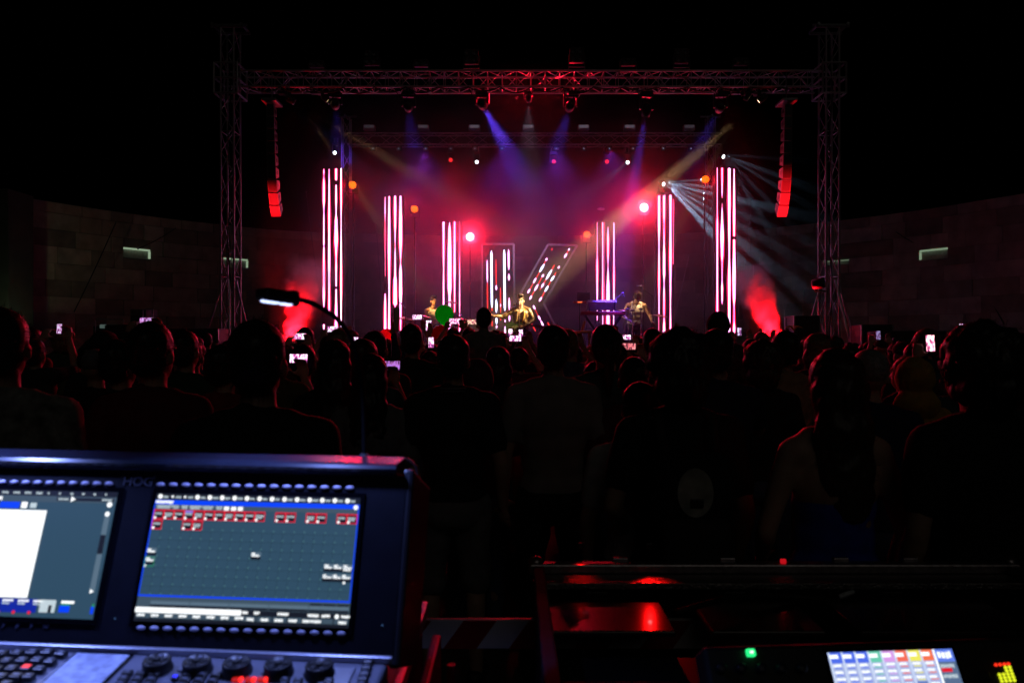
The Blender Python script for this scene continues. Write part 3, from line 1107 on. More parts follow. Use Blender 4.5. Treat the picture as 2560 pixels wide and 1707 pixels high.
# ------------------------------------------------------------------ red smoke jets
def smoke(name, pts, label, dens):
    """a curling column of dense smoke: rising puffs in one hull, density broken up by noise"""
    mb = MB()
    lo = Vector(pts[0][0])
    for (p, r) in pts:
        mb.ell(Vector(p) - lo, (.62 + r * .4, .55 + r * .4, .55 + r * .4), None, 14, 9)
    o = mb.build(name, M_BLACK)
    o.location = lo
    me = remesh(o, .08)
    m = bpy.data.materials.new('smoke_volume')
    m.use_nodes = True
    nt = m.node_tree
    nt.nodes.remove(nt.nodes['Principled BSDF'])
    pv = nt.nodes.new('ShaderNodeVolumePrincipled')
    pv.inputs['Color'].default_value = (.95, .95, .95, 1)
    pv.inputs['Anisotropy'].default_value = .2
    A = V0 = Vector((0, 0, 0))
    B = Vector(pts[-1][0]) - lo
    D = B.normalized()

    def vm(op, *ins):
        n = nt.nodes.new('ShaderNodeVectorMath')
        n.operation = op
        for i, q in enumerate(ins):
            if hasattr(q, 'is_linked'):
                nt.links.new(q, n.inputs[i])
            else:
                n.inputs[i].default_value = q
        return n

    def mm(op, *ins, clamp=False):
        n = nt.nodes.new('ShaderNodeMath')
        n.operation = op
        n.use_clamp = clamp
        for i, q in enumerate(ins):
            if hasattr(q, 'is_linked'):
                nt.links.new(q, n.inputs[i])
            else:
                n.inputs[i].default_value = q
        return n.outputs[0]
    tc = nt.nodes.new('ShaderNodeTexCoord')
    nz = nt.nodes.new('ShaderNodeTexNoise')
    nz.inputs['Scale'].default_value = 3.4
    nz.inputs['Detail'].default_value = 4
    nz.inputs['Roughness'].default_value = .62
    nt.links.new(tc.outputs['Object'], nz.inputs['Vector'])
    wob = vm('SCALE', vm('SUBTRACT', nz.outputs['Color'], (.5, .5, .5)).outputs[0])
    wob.inputs['Scale'].default_value = .55
    P = vm('ADD', tc.outputs['Object'], wob.outputs[0]).outputs[0]
    h = vm('DOT_PRODUCT', P, tuple(D)).outputs['Value']              # height along the plume
    ax = vm('SCALE', tuple(D))
    nt.links.new(h, ax.inputs['Scale'])
    dist = vm('LENGTH', vm('SUBTRACT', P, ax.outputs[0]).outputs[0]).outputs['Value']
    rad = mm('ADD', mm('MULTIPLY', h, .26), .15)
    core = mm('SUBTRACT', 1.0, mm('DIVIDE', dist, rad), clamp=True)
    fade = mm('SUBTRACT', 1.0, mm('DIVIDE', h, B.length * 1.25), clamp=True)
    grow = mm('MULTIPLY', mm('MULTIPLY', core, mm('POWER', fade, .5)), dens)
    rag = mm('MULTIPLY', mm('SUBTRACT', nz.outputs['Fac'], .30, clamp=True), 3.0)
    nt.links.new(mm('MULTIPLY', grow, rag), pv.inputs['Density'])
    nt.links.new(pv.outputs['Volume'], nt.nodes['Material Output'].inputs['Volume'])
    m.cycles.volume_step_rate = 2
    me.materials.clear()
    me.materials.append(m)
    o.data = me
    tag(o, label, 'smoke', kind='stuff')
    return o


for sgn, P0 in ((-1, [(722, 842, .16), (728, 815, .22), (738, 785, .28), (752, 752, .30), (766, 722, .28), (778, 695, .2)]),
                (1, [(1936, 842, .15), (1926, 815, .22), (1914, 785, .28), (1898, 755, .30), (1886, 728, .24), (1880, 706, .16)])):
    Y = 17.2
    pts = [(at(px, py, Y + .1 * i), r) for i, (px, py, r) in enumerate(P0)]
    smoke('smoke_plume', pts, 'red lit smoke plume rising at the %s edge of the stage' % ('left' if sgn < 0 else 'right'), 11.0)
    foot = at(P0[0][0] + (-4 if sgn < 0 else 4), 0, Y)
    e = empty('smoke_machine', (foot.x, Y, STAGE_Z), 'black smoke machine with red lamps under the %s plume' % ('left' if sgn < 0 else 'right'), 'smoke machine', 'smoke machines')
    MB().bbox((0, 0, .12), (.34, .26, .2), .015).build('housing', M_HOUS, e)
    MB().tube((0, 0, .2), (0, 0, .27), .03).build('nozzle', M_STEEL, e)
    MB().box((0, -.05, .225), (.24, .05, .01)).build('lamp_row', L_REDL, e)
    spot('smoke_lamp', (foot.x, Y + .5, STAGE_Z + .1), pts[3][0] + Vector((0, -.85, .1)), 9000, (1, .002, .006), 52, .9, .05)

# ------------------------------------------------------------------ stage haze: a bank of fog-machine haze hanging over the stage, thinning outwards
HZ = (8.8, 5.6, 5.2)
hz = MB().ell((0, 0, 0), HZ, None, 32, 18).build('stage_haze', M_BLACK, None, True)
hz.location = (0, 20.8, 4.0)
hm = bpy.data.materials.new('haze_air')
hm.use_nodes = True
nt = hm.node_tree
nt.nodes.remove(nt.nodes['Principled BSDF'])
pv = nt.nodes.new('ShaderNodeVolumePrincipled')
pv.inputs['Color'].default_value = (.92, .92, .95, 1)
pv.inputs['Anisotropy'].default_value = .3
tc = nt.nodes.new('ShaderNodeTexCoord')
dv = nt.nodes.new('ShaderNodeVectorMath')
dv.operation = 'DIVIDE'
dv.inputs[1].default_value = HZ
ln = nt.nodes.new('ShaderNodeVectorMath')
ln.operation = 'LENGTH'
mr = nt.nodes.new('ShaderNodeMapRange')
mr.interpolation_type = 'SMOOTHSTEP'
mr.inputs['From Min'].default_value = 1.0
mr.inputs['From Max'].default_value = .35
mr.inputs['To Min'].default_value = 0
mr.inputs['To Max'].default_value = .095
nz = nt.nodes.new('ShaderNodeTexNoise')
nz.inputs['Scale'].default_value = .55
nz.inputs['Detail'].default_value = 2
nr = nt.nodes.new('ShaderNodeMapRange')
nr.inputs['From Min'].default_value = .32
nr.inputs['From Max'].default_value = .68
nr.inputs['To Min'].default_value = .35
nr.inputs['To Max'].default_value = 1.45
mu = nt.nodes.new('ShaderNodeMath')
mu.operation = 'MULTIPLY'
nt.links.new(tc.outputs['Object'], dv.inputs[0])
nt.links.new(dv.outputs[0], ln.inputs[0])
nt.links.new(ln.outputs['Value'], mr.inputs['Value'])
nt.links.new(tc.outputs['Object'], nz.inputs['Vector'])
nt.links.new(nz.outputs['Fac'], nr.inputs['Value'])
nt.links.new(mr.outputs['Result'], mu.inputs[0])
nt.links.new(nr.outputs['Result'], mu.inputs[1])
nt.links.new(mu.outputs[0], pv.inputs['Density'])
nt.links.new(pv.outputs['Volume'], nt.nodes['Material Output'].inputs['Volume'])
hm.cycles.volume_step_rate = 1.0
hz.data.materials.clear()
hz.data.materials.append(hm)
tag(hz, 'thin fog-machine haze hanging over the stage and catching the light beams', 'haze', kind='stuff')

# two thicker fog puffs added to give the blazing par lamps a red halo
for k, (px, py, Y) in enumerate(((1175, 592, 20.7), (1610, 519, 19.9))):
    RR = 1.5
    pf = MB().ell((0, 0, 0), (RR, RR * .8, RR), None, 20, 12).build('halo_puff', M_BLACK, None, True)
    pf.location = at(px, py, Y)
    m = bpy.data.materials.get('halo_puff_air') or bpy.data.materials.new('halo_puff_air')
    if not m.use_nodes:
        m.use_nodes = True
        nt = m.node_tree
        nt.nodes.remove(nt.nodes['Principled BSDF'])
        pv = nt.nodes.new('ShaderNodeVolumePrincipled')
        pv.inputs['Color'].default_value = (.94, .94, .96, 1)
        pv.inputs['Anisotropy'].default_value = .35
        tc = nt.nodes.new('ShaderNodeTexCoord')
        ln = nt.nodes.new('ShaderNodeVectorMath')
        ln.operation = 'LENGTH'
        mr = nt.nodes.new('ShaderNodeMapRange')
        mr.inputs['From Min'].default_value = RR * .8
        mr.inputs['From Max'].default_value = 0
        mr.inputs['To Min'].default_value = 0
        mr.inputs['To Max'].default_value = 1
        pw = nt.nodes.new('ShaderNodeMath')
        pw.operation = 'POWER'
        pw.inputs[1].default_value = 2.6
        nz = nt.nodes.new('ShaderNodeTexNoise')
        nz.inputs['Scale'].default_value = 1.6
        mu = nt.nodes.new('ShaderNodeMath')
        mu.operation = 'MULTIPLY'
        m2 = nt.nodes.new('ShaderNodeMath')
        m2.operation = 'MULTIPLY'
        m2.inputs[1].default_value = 1.1
        nt.links.new(tc.outputs['Object'], ln.inputs[0])
        nt.links.new(ln.outputs['Value'], mr.inputs['Value'])
        nt.links.new(mr.outputs['Result'], pw.inputs[0])
        nt.links.new(tc.outputs['Object'], nz.inputs['Vector'])
        nt.links.new(nz.outputs['Fac'], mu.inputs[0])
        nt.links.new(pw.outputs[0], mu.inputs[1])
        nt.links.new(mu.outputs[0], m2.inputs[0])
        nt.links.new(m2.outputs[0], pv.inputs['Density'])
        nt.links.new(pv.outputs['Volume'], nt.nodes['Material Output'].inputs['Volume'])
    pf.data.materials.clear()
    pf.data.materials.append(m)
    tag(pf, 'added puff of fog that makes the red halo round the blazing par light %s' % ('beside the third LED column' if k == 0 else 'above the fifth LED column'), 'fog', kind='stuff')

# cable loom tied along the front beam, sagging between its ties, with a drop at each lamp
loom = empty('cable_loom', (0, FY - .04, BZ0), 'black cable loom sagging along the underside of the front truss', 'cable')
ties = [bx0 + .2 + (bx1 - bx0 - .4) * i / 18 for i in range(19)]
lp = []
rl = random.Random(5)
for a_, b_ in zip(ties, ties[1:]):
    sag = rl.uniform(.03, .13)
    for k in range(6):
        t = k / 6
        lp.append(Vector((a_ + (b_ - a_) * t, .02 * math.sin(a_ * 7 + t), -.02 - sag * 4 * t * (1 - t))))
MB().path(lp, .016, 6).build('main_cable', M_CABLE, loom, True)
for px in (832, 1018, 1203, 1437, 1620, 1815):
    x = at(px, 0, FY).x
    MB().path([Vector((x - .25, 0, -.05)), Vector((x - .16, .05, -.22)), Vector((x - .06, .12, -.24)), Vector((x + .02, .2, -.12))], .009, 6).build('lamp_cable', M_CABLE, loom, True)
# ================================================================== PEOPLE
V = Vector


def hand(mb, wr, d, side, curl=.5, r=.0088, up=None):
    """palm and five fingers leaving the wrist along d; side is the direction of the thumb"""
    d = V(d).normalized()
    s = V(side)
    s = (s - d * s.dot(d)).normalized()
    nrm = d.cross(s).normalized()
    wr = V(wr)
    palm = wr + d * .05
    rot = Matrix((s, nrm, d)).transposed()
    mb.ell(palm, (.043, .017, .055), rot, 10, 6)
    for k, (off, ln) in enumerate(((.030, .072), (.010, .082), (-.011, .076), (-.031, .060))):
        a = wr + d * .085 + s * off
        c1 = curl * (.9 + .1 * k)
        d1 = (d * math.cos(c1) + nrm * math.sin(c1)).normalized()
        d2 = (d * math.cos(c1 * 2.1) + nrm * math.sin(c1 * 2.1)).normalized()
        b = a + d1 * ln * .55
        mb.cap(a, b, r * 1.05, r, 8)
        mb.cap(b, b + d2 * ln * .5, r, r * .82, 8)
    a = wr + d * .028 + s * .034
    dt = (s * .75 + d * .65 + nrm * .35 * curl).normalized()
    b = a + dt * .042
    mb.cap(a, b, r * 1.35, r * 1.1, 8)
    mb.cap(b, b + (dt * .5 + d * .6 + nrm * curl * .6).normalized() * .034, r * 1.1, r * .85, 8)


def ruffle(me, f):
    """push every vertex along its normal by f(position)"""
    n = len(me.vertices)
    co = np.empty(n * 3, np.float32)
    no = np.empty(n * 3, np.float32)
    me.vertices.foreach_get('co', co)
    me.vertex_normals.foreach_get('vector', no)
    c3 = co.reshape(-1, 3)
    d = np.array([f(V(p)) for p in c3.tolist()], np.float32)
    me.vertices.foreach_set('co', (c3 + no.reshape(-1, 3) * d[:, None]).ravel())
    me.update()


POSES = {
    'stand': dict(),
    'lean': dict(el=[(-.26, -.02, 1.15), (.24, -.05, 1.14)], wr=[(-.20, .16, 1.02), (.22, .05, .90)]),
    'phone': dict(el=[(-.25, -.03, 1.14), (.25, .20, 1.26)], wr=[(-.25, .05, .90), (.10, .40, 1.50)], hd=[None, (-.25, .1, 1)], ph=(.055, .43, 1.62)),
    'phone_high': dict(el=[(-.27, .16, 1.52), (.27, .16, 1.52)], wr=[(-.12, .30, 1.78), (.12, .30, 1.78)], hd=[(.3, .25, .9), (-.3, .25, .9)], ph=(0, .36, 1.88), sh_up=.05),
    'arm_up': dict(el=[(-.25, -.03, 1.14), (.26, .10, 1.68)], wr=[(-.25, .05, .90), (.22, .14, 1.92)], hd=[None, (-.05, .1, 1)], ph=(.20, .2, 2.03), sh_up=.06),
    'crossed': dict(el=[(-.25, .02, 1.15), (.25, .02, 1.15)], wr=[(.05, .19, 1.17), (-.05, .21, 1.20)]),
    'rider': dict(el=[(-.24, .02, 1.18), (.24, .02, 1.18)], wr=[(-.12, .22, 1.08), (.12, .22, 1.08)], knee=[(-.17, .36, .92), (.17, .36, .92)], ankle=[(-.12, .36, .55), (.12, .36, .55)]),
    # performers
    'singer': dict(el=[(-.30, .04, 1.20), (.44, .06, 1.28)], wr=[(-.10, .26, 1.03), (.66, .20, 1.30)], hd=[(.8, .2, -.1), (.9, .2, .1)], foot=.12),
    'drummer': dict(el=[(-.25, .06, 1.17), (.24, .04, 1.16)], wr=[(-.17, .30, 1.08), (.14, .30, 1.04)], hd=[(.2, .8, -.2), (-.2, .8, -.2)]),
    'bent': dict(el=[(-.30, .24, 1.15), (.27, .18, 1.13)], wr=[(-.30, .44, 1.00), (.10, .40, .98)], hd=[(-.3, .8, -.2), (-.4, .8, -.2)], bend=.50),
}
PEOPLE = {}


def person_parts(pose, sleeve='short', leg='long', top='tee', voxel=.0125, hero=False, slim=False):
    key = (pose, sleeve, leg, top, hero, slim)
    if key in PEOPLE:
        return PEOPLE[key]
    P = POSES[pose]
    su = P.get('sh_up', 0)
    bend = P.get('bend', 0)

    def bd(p):
        """bend the trunk forward about the hips"""
        p = V(p)
        if not bend or p.z < 1.0:
            return p
        q = p - V((0, 0, 1.0))
        c, s = math.cos(bend), math.sin(bend)
        return V((q.x, q.y * c + q.z * s, q.z * c - q.y * s + 1.0))
    k = .9 if slim else 1.0
    sh = [bd((-.185 * k, -.005, 1.43 + su)), bd((.185 * k, -.005, 1.43 + su))]
    el = [V(q) for q in P.get('el', [(-.245, -.04, 1.14), (.245, -.04, 1.14)])]
    wr = [V(q) for q in P.get('wr', [(-.255, .05, .90), (.255, .05, .90)])]
    hip = [V((-.095, 0, .93)), V((.095, 0, .93))]
    fs = P.get('foot', 0)
    kn = [V(q) for q in P.get('knee', [(-.115 - fs, .015, .50), (.115 + fs, .015, .50)])]
    an = [V(q) for q in P.get('ankle', [(-.12 - fs * 1.6, -.02, .085), (.12 + fs * 1.6, -.02, .085)])]
    rb = Matrix.Rotation(-bend, 3, 'X')

    def torso(mb, g, z_top=9., z_low=-9.):
        for c, r in (((0, .0, .96), (.160 * k, .112, .13)), ((0, 0, 1.08), (.146 * k, .100, .15)), ((0, .0, 1.20), (.152 * k, .105, .15)), ((0, -.005, 1.32), (.178 * k, .116, .15))):
            if z_low <= c[2] <= z_top:
                mb.ell(bd(c), tuple(q + g for q in r), rb if c[2] > 1.0 else None, 18, 12)
        if z_top > 1.4:
            mb.cap(sh[0] + (sh[1] - sh[0]) * .08, sh[1] - (sh[1] - sh[0]) * .08, .058 + g, .058 + g)
            mb.cap(bd((-.09, -.01, 1.47)), bd((.09, -.01, 1.47)), .052 + g * .8, .052 + g * .8)
    out = {}
    b = MB()
    torso(b, 0)
    b.cap(bd((0, -.015, 1.44)), bd((0, .01, 1.57)), .060, .054)
    hb = rb if bend == 0 else Matrix.Rotation(-bend - .75, 3, 'X')
    hc = bd((0, .015, 1.60))

    def hp(x, y, z):
        return hc + hb @ V((x, y - .015, z - 1.60))
    b.ell(hp(0, -.002, 1.678), (.076, .096, .098), hb, 20, 14)
    b.ell(hp(0, .040, 1.630), (.060, .062, .088), hb, 18, 12)
    b.ell(hp(0, .062, 1.575), (.034, .036, .030), hb)                       # chin
    b.cap(hp(0, .093, 1.672), hp(0, .118, 1.634), .009, .014, 8)             # nose
    b.ell(hp(0, .098, 1.598), (.026, .012, .012), hb, 10, 6)                 # mouth
    for s in (-1, 1):
        b.ell(hp(s * .079, -.004, 1.645), (.012, .024, .034), hb, 10, 8)     # ear
        b.ell(hp(s * .032, .088, 1.693), (.030, .014, .009), hb, 10, 6)      # brow
    for i in (0, 1):
        s = -1 if i == 0 else 1
        b.cap(sh[i], el[i], .050 * k, .040 * k)
        b.cap(sh[i].lerp(el[i], .25), sh[i].lerp(el[i], .6), .052 * k, .046 * k)
        b.cap(el[i], wr[i], .040 * k, .027)
        b.cap(el[i].lerp(wr[i], .15), el[i].lerp(wr[i], .5), .043 * k, .035 * k)
        hd = (P.get('hd') or [None, None])[i] or (wr[i] - el[i])
        hand(b, wr[i], hd, (-s * .7, .5, .2) if pose in ('stand', 'lean', 'crossed', 'rider', 'bent', 'drummer') else (-s, 0, .3), .35 if pose in ('stand', 'arm_up') else .75)
        b.cap(hip[i], kn[i], .084 * k, .054)
        b.cap(kn[i], an[i], .054, .037)
        b.cap(kn[i].lerp(an[i], .2) + V((0, -.012, 0)), kn[i].lerp(an[i], .45) + V((0, -.012, 0)), .052, .048)
        dfo = V((s * .03, .15, -.045))
        b.cap(an[i] + V((0, -.03, -.045)), an[i] + dfo, .036, .028)
    out['body'] = b
    t = MB()
    if top == 'tee':
        torso(t, .016)
        t.cap(bd((0, -.02, 1.45)), bd((0, -.012, 1.50)), .070, .066)
    elif top == 'tank':
        torso(t, .012, 1.33)
        for s in (-1, 1):
            t.cap(bd((s * .10, -.05, 1.40)), bd((s * .085, -.02, 1.50)), .034, .030)
            t.cap(bd((s * .10, .06, 1.38)), bd((s * .085, .01, 1.50)), .034, .030)
    elif top == 'jacket':
        for s in (-1, 1):
            for c, r in (((s * .105, -.01, 1.02), (.085, .125, .11)), ((s * .10, -.012, 1.16), (.080, .118, .15)), ((s * .115, -.012, 1.32), (.090, .130, .15))):
                t.ell(bd(c), r, rb, 16, 10)
            t.cap(bd((s * .075, -.03, 1.49)), sh[0 if s < 0 else 1], .064, .070)
            t.cap(bd((s * .07, .10, 1.40)), bd((s * .10, .115, 1.16)), .030, .034)
        for c, r in (((0, -.05, 1.05), (.14, .085, .13)), ((0, -.05, 1.25), (.15, .085, .16)), ((0, -.055, 1.40), (.13, .07, .10))):
            t.ell(bd(c), r, rb, 16, 10)
    elif top == 'dress':
        for c, r in (((0, 0, 1.24), (.150, .112, .14)), ((0, 0, 1.12), (.148, .11, .15)), ((0, 0, .98), (.178, .135, .16)), ((0, 0, .82), (.20, .16, .16)), ((0, 0, .66), (.215, .175, .14)), ((0, 0, .54), (.225, .185, .08))):
            t.ell(bd(c), r, None, 20, 12)
    if sleeve != 'none':
        for i in (0, 1):
            e = sh[i].lerp(el[i], .68)
            t.cap(sh[i], e if sleeve == 'short' else el[i], .068, .060 if sleeve == 'short' else .054)
            if sleeve == 'long':
                t.cap(el[i], el[i].lerp(wr[i], .93), .054, .040)
    out['shirt'] = t
    q = MB()
    if leg != 'none':
        q.ell((0, 0, .95), (.178 * k, .128, .11), None, 18, 10)
        q.ell((0, -.02, .88), (.172 * k, .130, .10), None, 18, 10)
        for i in (0, 1):
            e = kn[i] if leg == 'short' else an[i]
            q.cap(hip[i] - V((0, 0, .02)), kn[i] + (V((0, 0, .02)) if leg == 'short' else V()), .104, .080 if leg == 'short' else .070)
            if leg == 'long':
                q.cap(kn[i], an[i] + V((0, 0, .02)), .070, .055)
        out['trousers'] = q
    res = {}
    for nm, mb in out.items():
        o = mb.build(nm, M_BLACK)
        me = remesh(o, (voxel if nm == 'body' else .015) * (.7 if hero else 1), 3 if nm == 'body' else 5)
        if nm in ('shirt', 'trousers'):
            ruffle(me, lambda q: noise.noise(q * 9 + V((3, 1, 7))) * .010 + noise.noise(V((q.x * 16, q.y * 16, q.z * 5))) * .006)   # cloth folds
        me.materials.clear()
        me.materials.append(None)
        bpy.data.objects.remove(o)
        res[nm] = me
    res['_hp'] = hp
    res['_an'] = an
    PEOPLE[key] = res
    return res


HAIR = {}


def hair_mesh(kind):
    if kind in HAIR:
        return HAIR[kind]
    b = MB()
    amp, fr = .007, 22
    if kind in ('short', 'bun', 'tail', 'undercut', 'quiff'):
        b.ell((0, -.016, 1.700), (.087, .104, .092), None, 18, 12)
        b.ell((0, -.040, 1.655), (.080, .078, .085), None, 18, 12)
    if kind == 'bun':
        b.ell((0, -.10, 1.765), (.052, .052, .05))
    if kind == 'tail':
        b.cap((0, -.10, 1.72), (0, -.15, 1.66), .028, .034)
        b.cap((0, -.15, 1.66), (0, -.13, 1.42), .036, .02)
    if kind == 'long':
        for c, r in (((0, -.014, 1.700), (.090, .108, .094)), ((0, -.045, 1.62), (.098, .090, .13)), ((0, -.068, 1.50), (.108, .074, .14)), ((0, -.085, 1.38), (.104, .052, .14)), ((.02, -.092, 1.28), (.080, .036, .10))):
            b.ell(c, r, None, 18, 12)
        amp = .010
    if kind == 'bob':
        b.ell((0, -.014, 1.700), (.094, .110, .096), None, 18, 12)
        b.ell((0, -.03, 1.61), (.108, .096, .10), None, 18, 12)
    if kind == 'bushy':
        b.ell((0, -.02, 1.715), (.128, .135, .118), None, 20, 14)
        b.ell((0, -.05, 1.62), (.11, .09, .10), None, 18, 12)
        amp, fr = .022, 16
    if kind == 'quiff':
        b.ell((0, .05, 1.785), (.070, .065, .048))
        b.ell((0, .0, 1.80), (.074, .075, .042))
        b.ell((.02, .09, 1.80), (.045, .03, .032))
        amp = .013
    if kind == 'undercut':
        b.ell((0, .03, 1.775), (.066, .075, .036))
        amp = .012
    if kind == 'cap':
        b.ell((0, -.004, 1.705), (.090, .108, .086), None, 18, 12)
        b.ell((0, .12, 1.70), (.070, .075, .010))
        amp = .001
    if kind == 'hood':
        b.ell((0, -.02, 1.68), (.108, .118, .125), None, 18, 12)
        b.ell((0, -.04, 1.52), (.14, .10, .10), None, 18, 12)
        amp = .006
    if kind == 'fuzz':
        b.ell((0, -.010, 1.692), (.081, .100, .092), None, 18, 12)
        amp = .001
    o = b.build('hair', M_BLACK)
    me = remesh(o, .010, 2)
    ruffle(me, lambda q: noise.noise(q * fr) * amp + noise.noise(V((q.x * 70, q.y * 70, q.z * 12))) * amp * .5)
    if kind not in ('cap', 'hood', 'fuzz'):                  # loose strands break up the outline
        vs = [v.co.copy() for v in me.vertices]
        ns = [V(q.vector) for q in me.vertex_normals]
        fs = [tuple(p.vertices) for p in me.polygons]
        rs = random.Random(len(vs))
        for _ in range(900):
            i = rs.randrange(len(vs))
            b0, nn = vs[i], ns[i]
            tg = nn.cross(V((rs.uniform(-1, 1), rs.uniform(-1, 1), rs.uniform(-1, 1)))).normalized()
            L = rs.uniform(.008, .026) * (1.5 if kind == 'bushy' else 1)
            mid = b0 + nn * L * .5 + tg * L * .2 - V((0, 0, L * .1))
            tip = b0 + nn * L * .75 + tg * L * .7 - V((0, 0, L * .5))
            sd = nn.cross(tg).normalized() * .0008
            k = len(vs)
            vs += [b0 - nn * .003 - sd, b0 - nn * .003 + sd, mid + sd * .7, mid - sd * .7, tip]
            ns += [nn] * 5
            fs += [(k, k + 1, k + 2, k + 3), (k + 3, k + 2, k + 4)]
        m2 = bpy.data.meshes.new('hair')
        m2.from_pydata([tuple(v) for v in vs], [], fs)
        m2.polygons.foreach_set('use_smooth', [True] * len(fs))
        m2.update()
        me = m2
    me.materials.clear()
    me.materials.append(None)
    bpy.data.objects.remove(o)
    HAIR[kind] = me
    return me


SKINS = [mat('skin_a', (.45, .27, .19), .55, var=.08), mat('skin_b', (.36, .20, .13), .55, var=.08), mat('skin_c', (.52, .33, .24), .55, var=.08)]
HAIRC = {'dark': mat('hair_dark', (.012, .009, .008), .45, var=.5, scale=60), 'brown': mat('hair_brown', (.045, .025, .015), .45, var=.5, scale=60), 'fair': mat('hair_fair', (.20, .13, .07), .45, var=.4, scale=60), 'grey': mat('hair_grey', (.25, .25, .25), .5, var=.4, scale=60)}
CLOTH = {n: mat('cloth_' + n, c, .85, var=.22, scale=18, bump=.3) for n, c in dict(
    black=(.010, .010, .012), charcoal=(.035, .035, .038), grey=(.16, .16, .17), white=(.55, .55, .54), red=(.22, .02, .025), maroon=(.09, .012, .018), navy=(.012, .018, .06), blue=(.025, .06, .60),
    green=(.03, .07, .045), olive=(.09, .085, .035), teal=(.02, .08, .09), tan=(.30, .21, .13), mustard=(.42, .27, .05), denim=(.06, .09, .17), pink=(.45, .18, .22)).items()}
SHOE = MB().cap((0, -.035, -.042), (0, .15, -.047), .045, .037, 10).mesh('shoe', True)
SHOE.materials.append(None)


def add_person(x, y, z, height, label, pose='stand', hair='short', hairc='dark', shirt='black', trousers='denim', skin=0, rot=0., sleeve='short', leg='long', top='tee', hero=False, slim=False, group='people in the audience', hatc=None, base=1.79):
    parts = person_parts(pose, sleeve, leg, top, .0095 if hero else .0125, hero, slim)
    e = empty('person', (x, y, z), label, 'person', group, (0, 0, rot))
    s = height / base
    e.scale = (s, s, s)

    def put(nm, me, m):
        o = link(nm, me, e)
        o.material_slots[0].link = 'OBJECT'
        o.material_slots[0].material = m
        return o
    put('body', parts['body'], SKINS[skin])
    put('dress' if top == 'dress' else ('jacket' if top == 'jacket' else 'shirt'), parts['shirt'], CLOTH[shirt] if isinstance(shirt, str) else shirt)
    if 'trousers' in parts:
        put('shorts' if leg == 'short' else 'trousers', parts['trousers'], CLOTH[trousers] if isinstance(trousers, str) else trousers)
    for i, a in enumerate(parts['_an']):
        o = put('shoe', SHOE, M_RUBBER)
        o.location = a
        o.rotation_euler = (0, 0, .2 if i == 0 else -.2)
    if hair:
        h = put({'cap': 'cap', 'hood': 'head_scarf'}.get(hair, 'hair'), hair_mesh(hair), hatc or HAIRC[hairc])
        if POSES[pose].get('bend'):
            hp = parts['_hp']
            b = POSES[pose]['bend']
            h.rotation_euler = (-b - .75, 0, 0)
            hb = Matrix.Rotation(-b - .75, 3, 'X')
            h.location = hp(0, .015, 1.60) - hb @ V((0, .015, 1.60))
    return e


def stand_at(px, crown, Y, label, **kw):
    """a member of the audience whose crown shows at (px, top)"""
    h = (EYE + (853.5 - crown) / F * Y)
    x = (px - 1280) / F * Y
    return add_person(x, Y, 0, h, label, **kw)


# ------------------------------------------------------------------ phones
def screen_mat(k, tint, s):
    m = glow('phone_picture_%d' % k, tint, s, False)
    nt = m.node_tree
    b = nt.nodes['Principled BSDF']
    tc = nt.nodes.new('ShaderNodeTexCoord')
    mp = nt.nodes.new('ShaderNodeMapping')
    mp.inputs['Location'].default_value = (k * 1.7, k * .9, k * 2.3)
    mp.inputs['Scale'].default_value = (75, 75, 32)
    nz = nt.nodes.new('ShaderNodeTexNoise')
    nz.inputs['Scale'].default_value = 1
    nz.inputs['Detail'].default_value = 2
    rp = nt.nodes.new('ShaderNodeValToRGB')
    e = rp.color_ramp.elements
    e[0].position, e[0].color = .38, (.10 * tint[0], .03, .12 * tint[2], 1)
    e[1].position, e[1].color = .56, (*tint, 1)
    c = e.new(.47)
    c.color = (.75 * tint[0], .12, .45 * tint[2], 1)
    nt.links.new(tc.outputs['Object'], mp.inputs['Vector'])
    nt.links.new(mp.outputs['Vector'], nz.inputs['Vector'])
    nt.links.new(nz.outputs['Fac'], rp.inputs['Fac'])
    nt.links.new(rp.outputs['Color'], b.inputs['Emission Color'])
    return m


def phone(loc, land, label, k, tint=(1, .9, 1), s=2.2, yaw=0., roll=0., size=1.0):
    size, s = size * .88, s * .8
    e = empty('phone', loc, label, 'phone', 'phones filming the show')
    wd, ht = (.150, .074) if land else (.074, .150)
    wd, ht = wd * size, ht * size
    MB().bbox((0, 0, 0), (wd, .009, ht), .004).build('case', M_RUBBER, e)
    MB().box((0, -.0055, 0), (wd * .92, .002, ht * .90)).build('screen', screen_mat(k, tint, s), e)
    MB().box((wd * .3, .0055, ht * .35), (.018, .004, .018)).build('camera_bump', M_BLACK, e)
    e.rotation_euler = (R(-6), roll, yaw)
    return e


def filming(px, py, Y, land, plabel, label, k, tint=(1, .9, 1), s=2.2, size=1.0, **kw):
    """someone holding a phone that shows at (px, py)"""
    z = EYE + (853.5 - py) / F * Y
    best = None
    for pose in (['phone_high', 'arm_up', 'phone'] if land else ['arm_up', 'phone', 'phone_high']):
        if land and pose == 'arm_up':
            continue
        h = z / POSES[pose]['ph'][2] * 1.79
        e = abs(h - 1.72)
        if best is None or e < best[0]:
            best = (e, pose, h)
    _, pose, h = best
    h = max(1.45, min(1.95, h))
    ph = V(POSES[pose]['ph']) * (h / 1.79)
    pp = at(px, py, Y)
    rot = kw.pop('rot', 0.)
    off = Matrix.Rotation(rot, 3, 'Z') @ ph
    add_person(pp.x - off.x, pp.y - off.y, 0, h, label, pose=pose, rot=rot, **kw)
    phone(pp, land, plabel, k, tint, s, rot, 0, size)


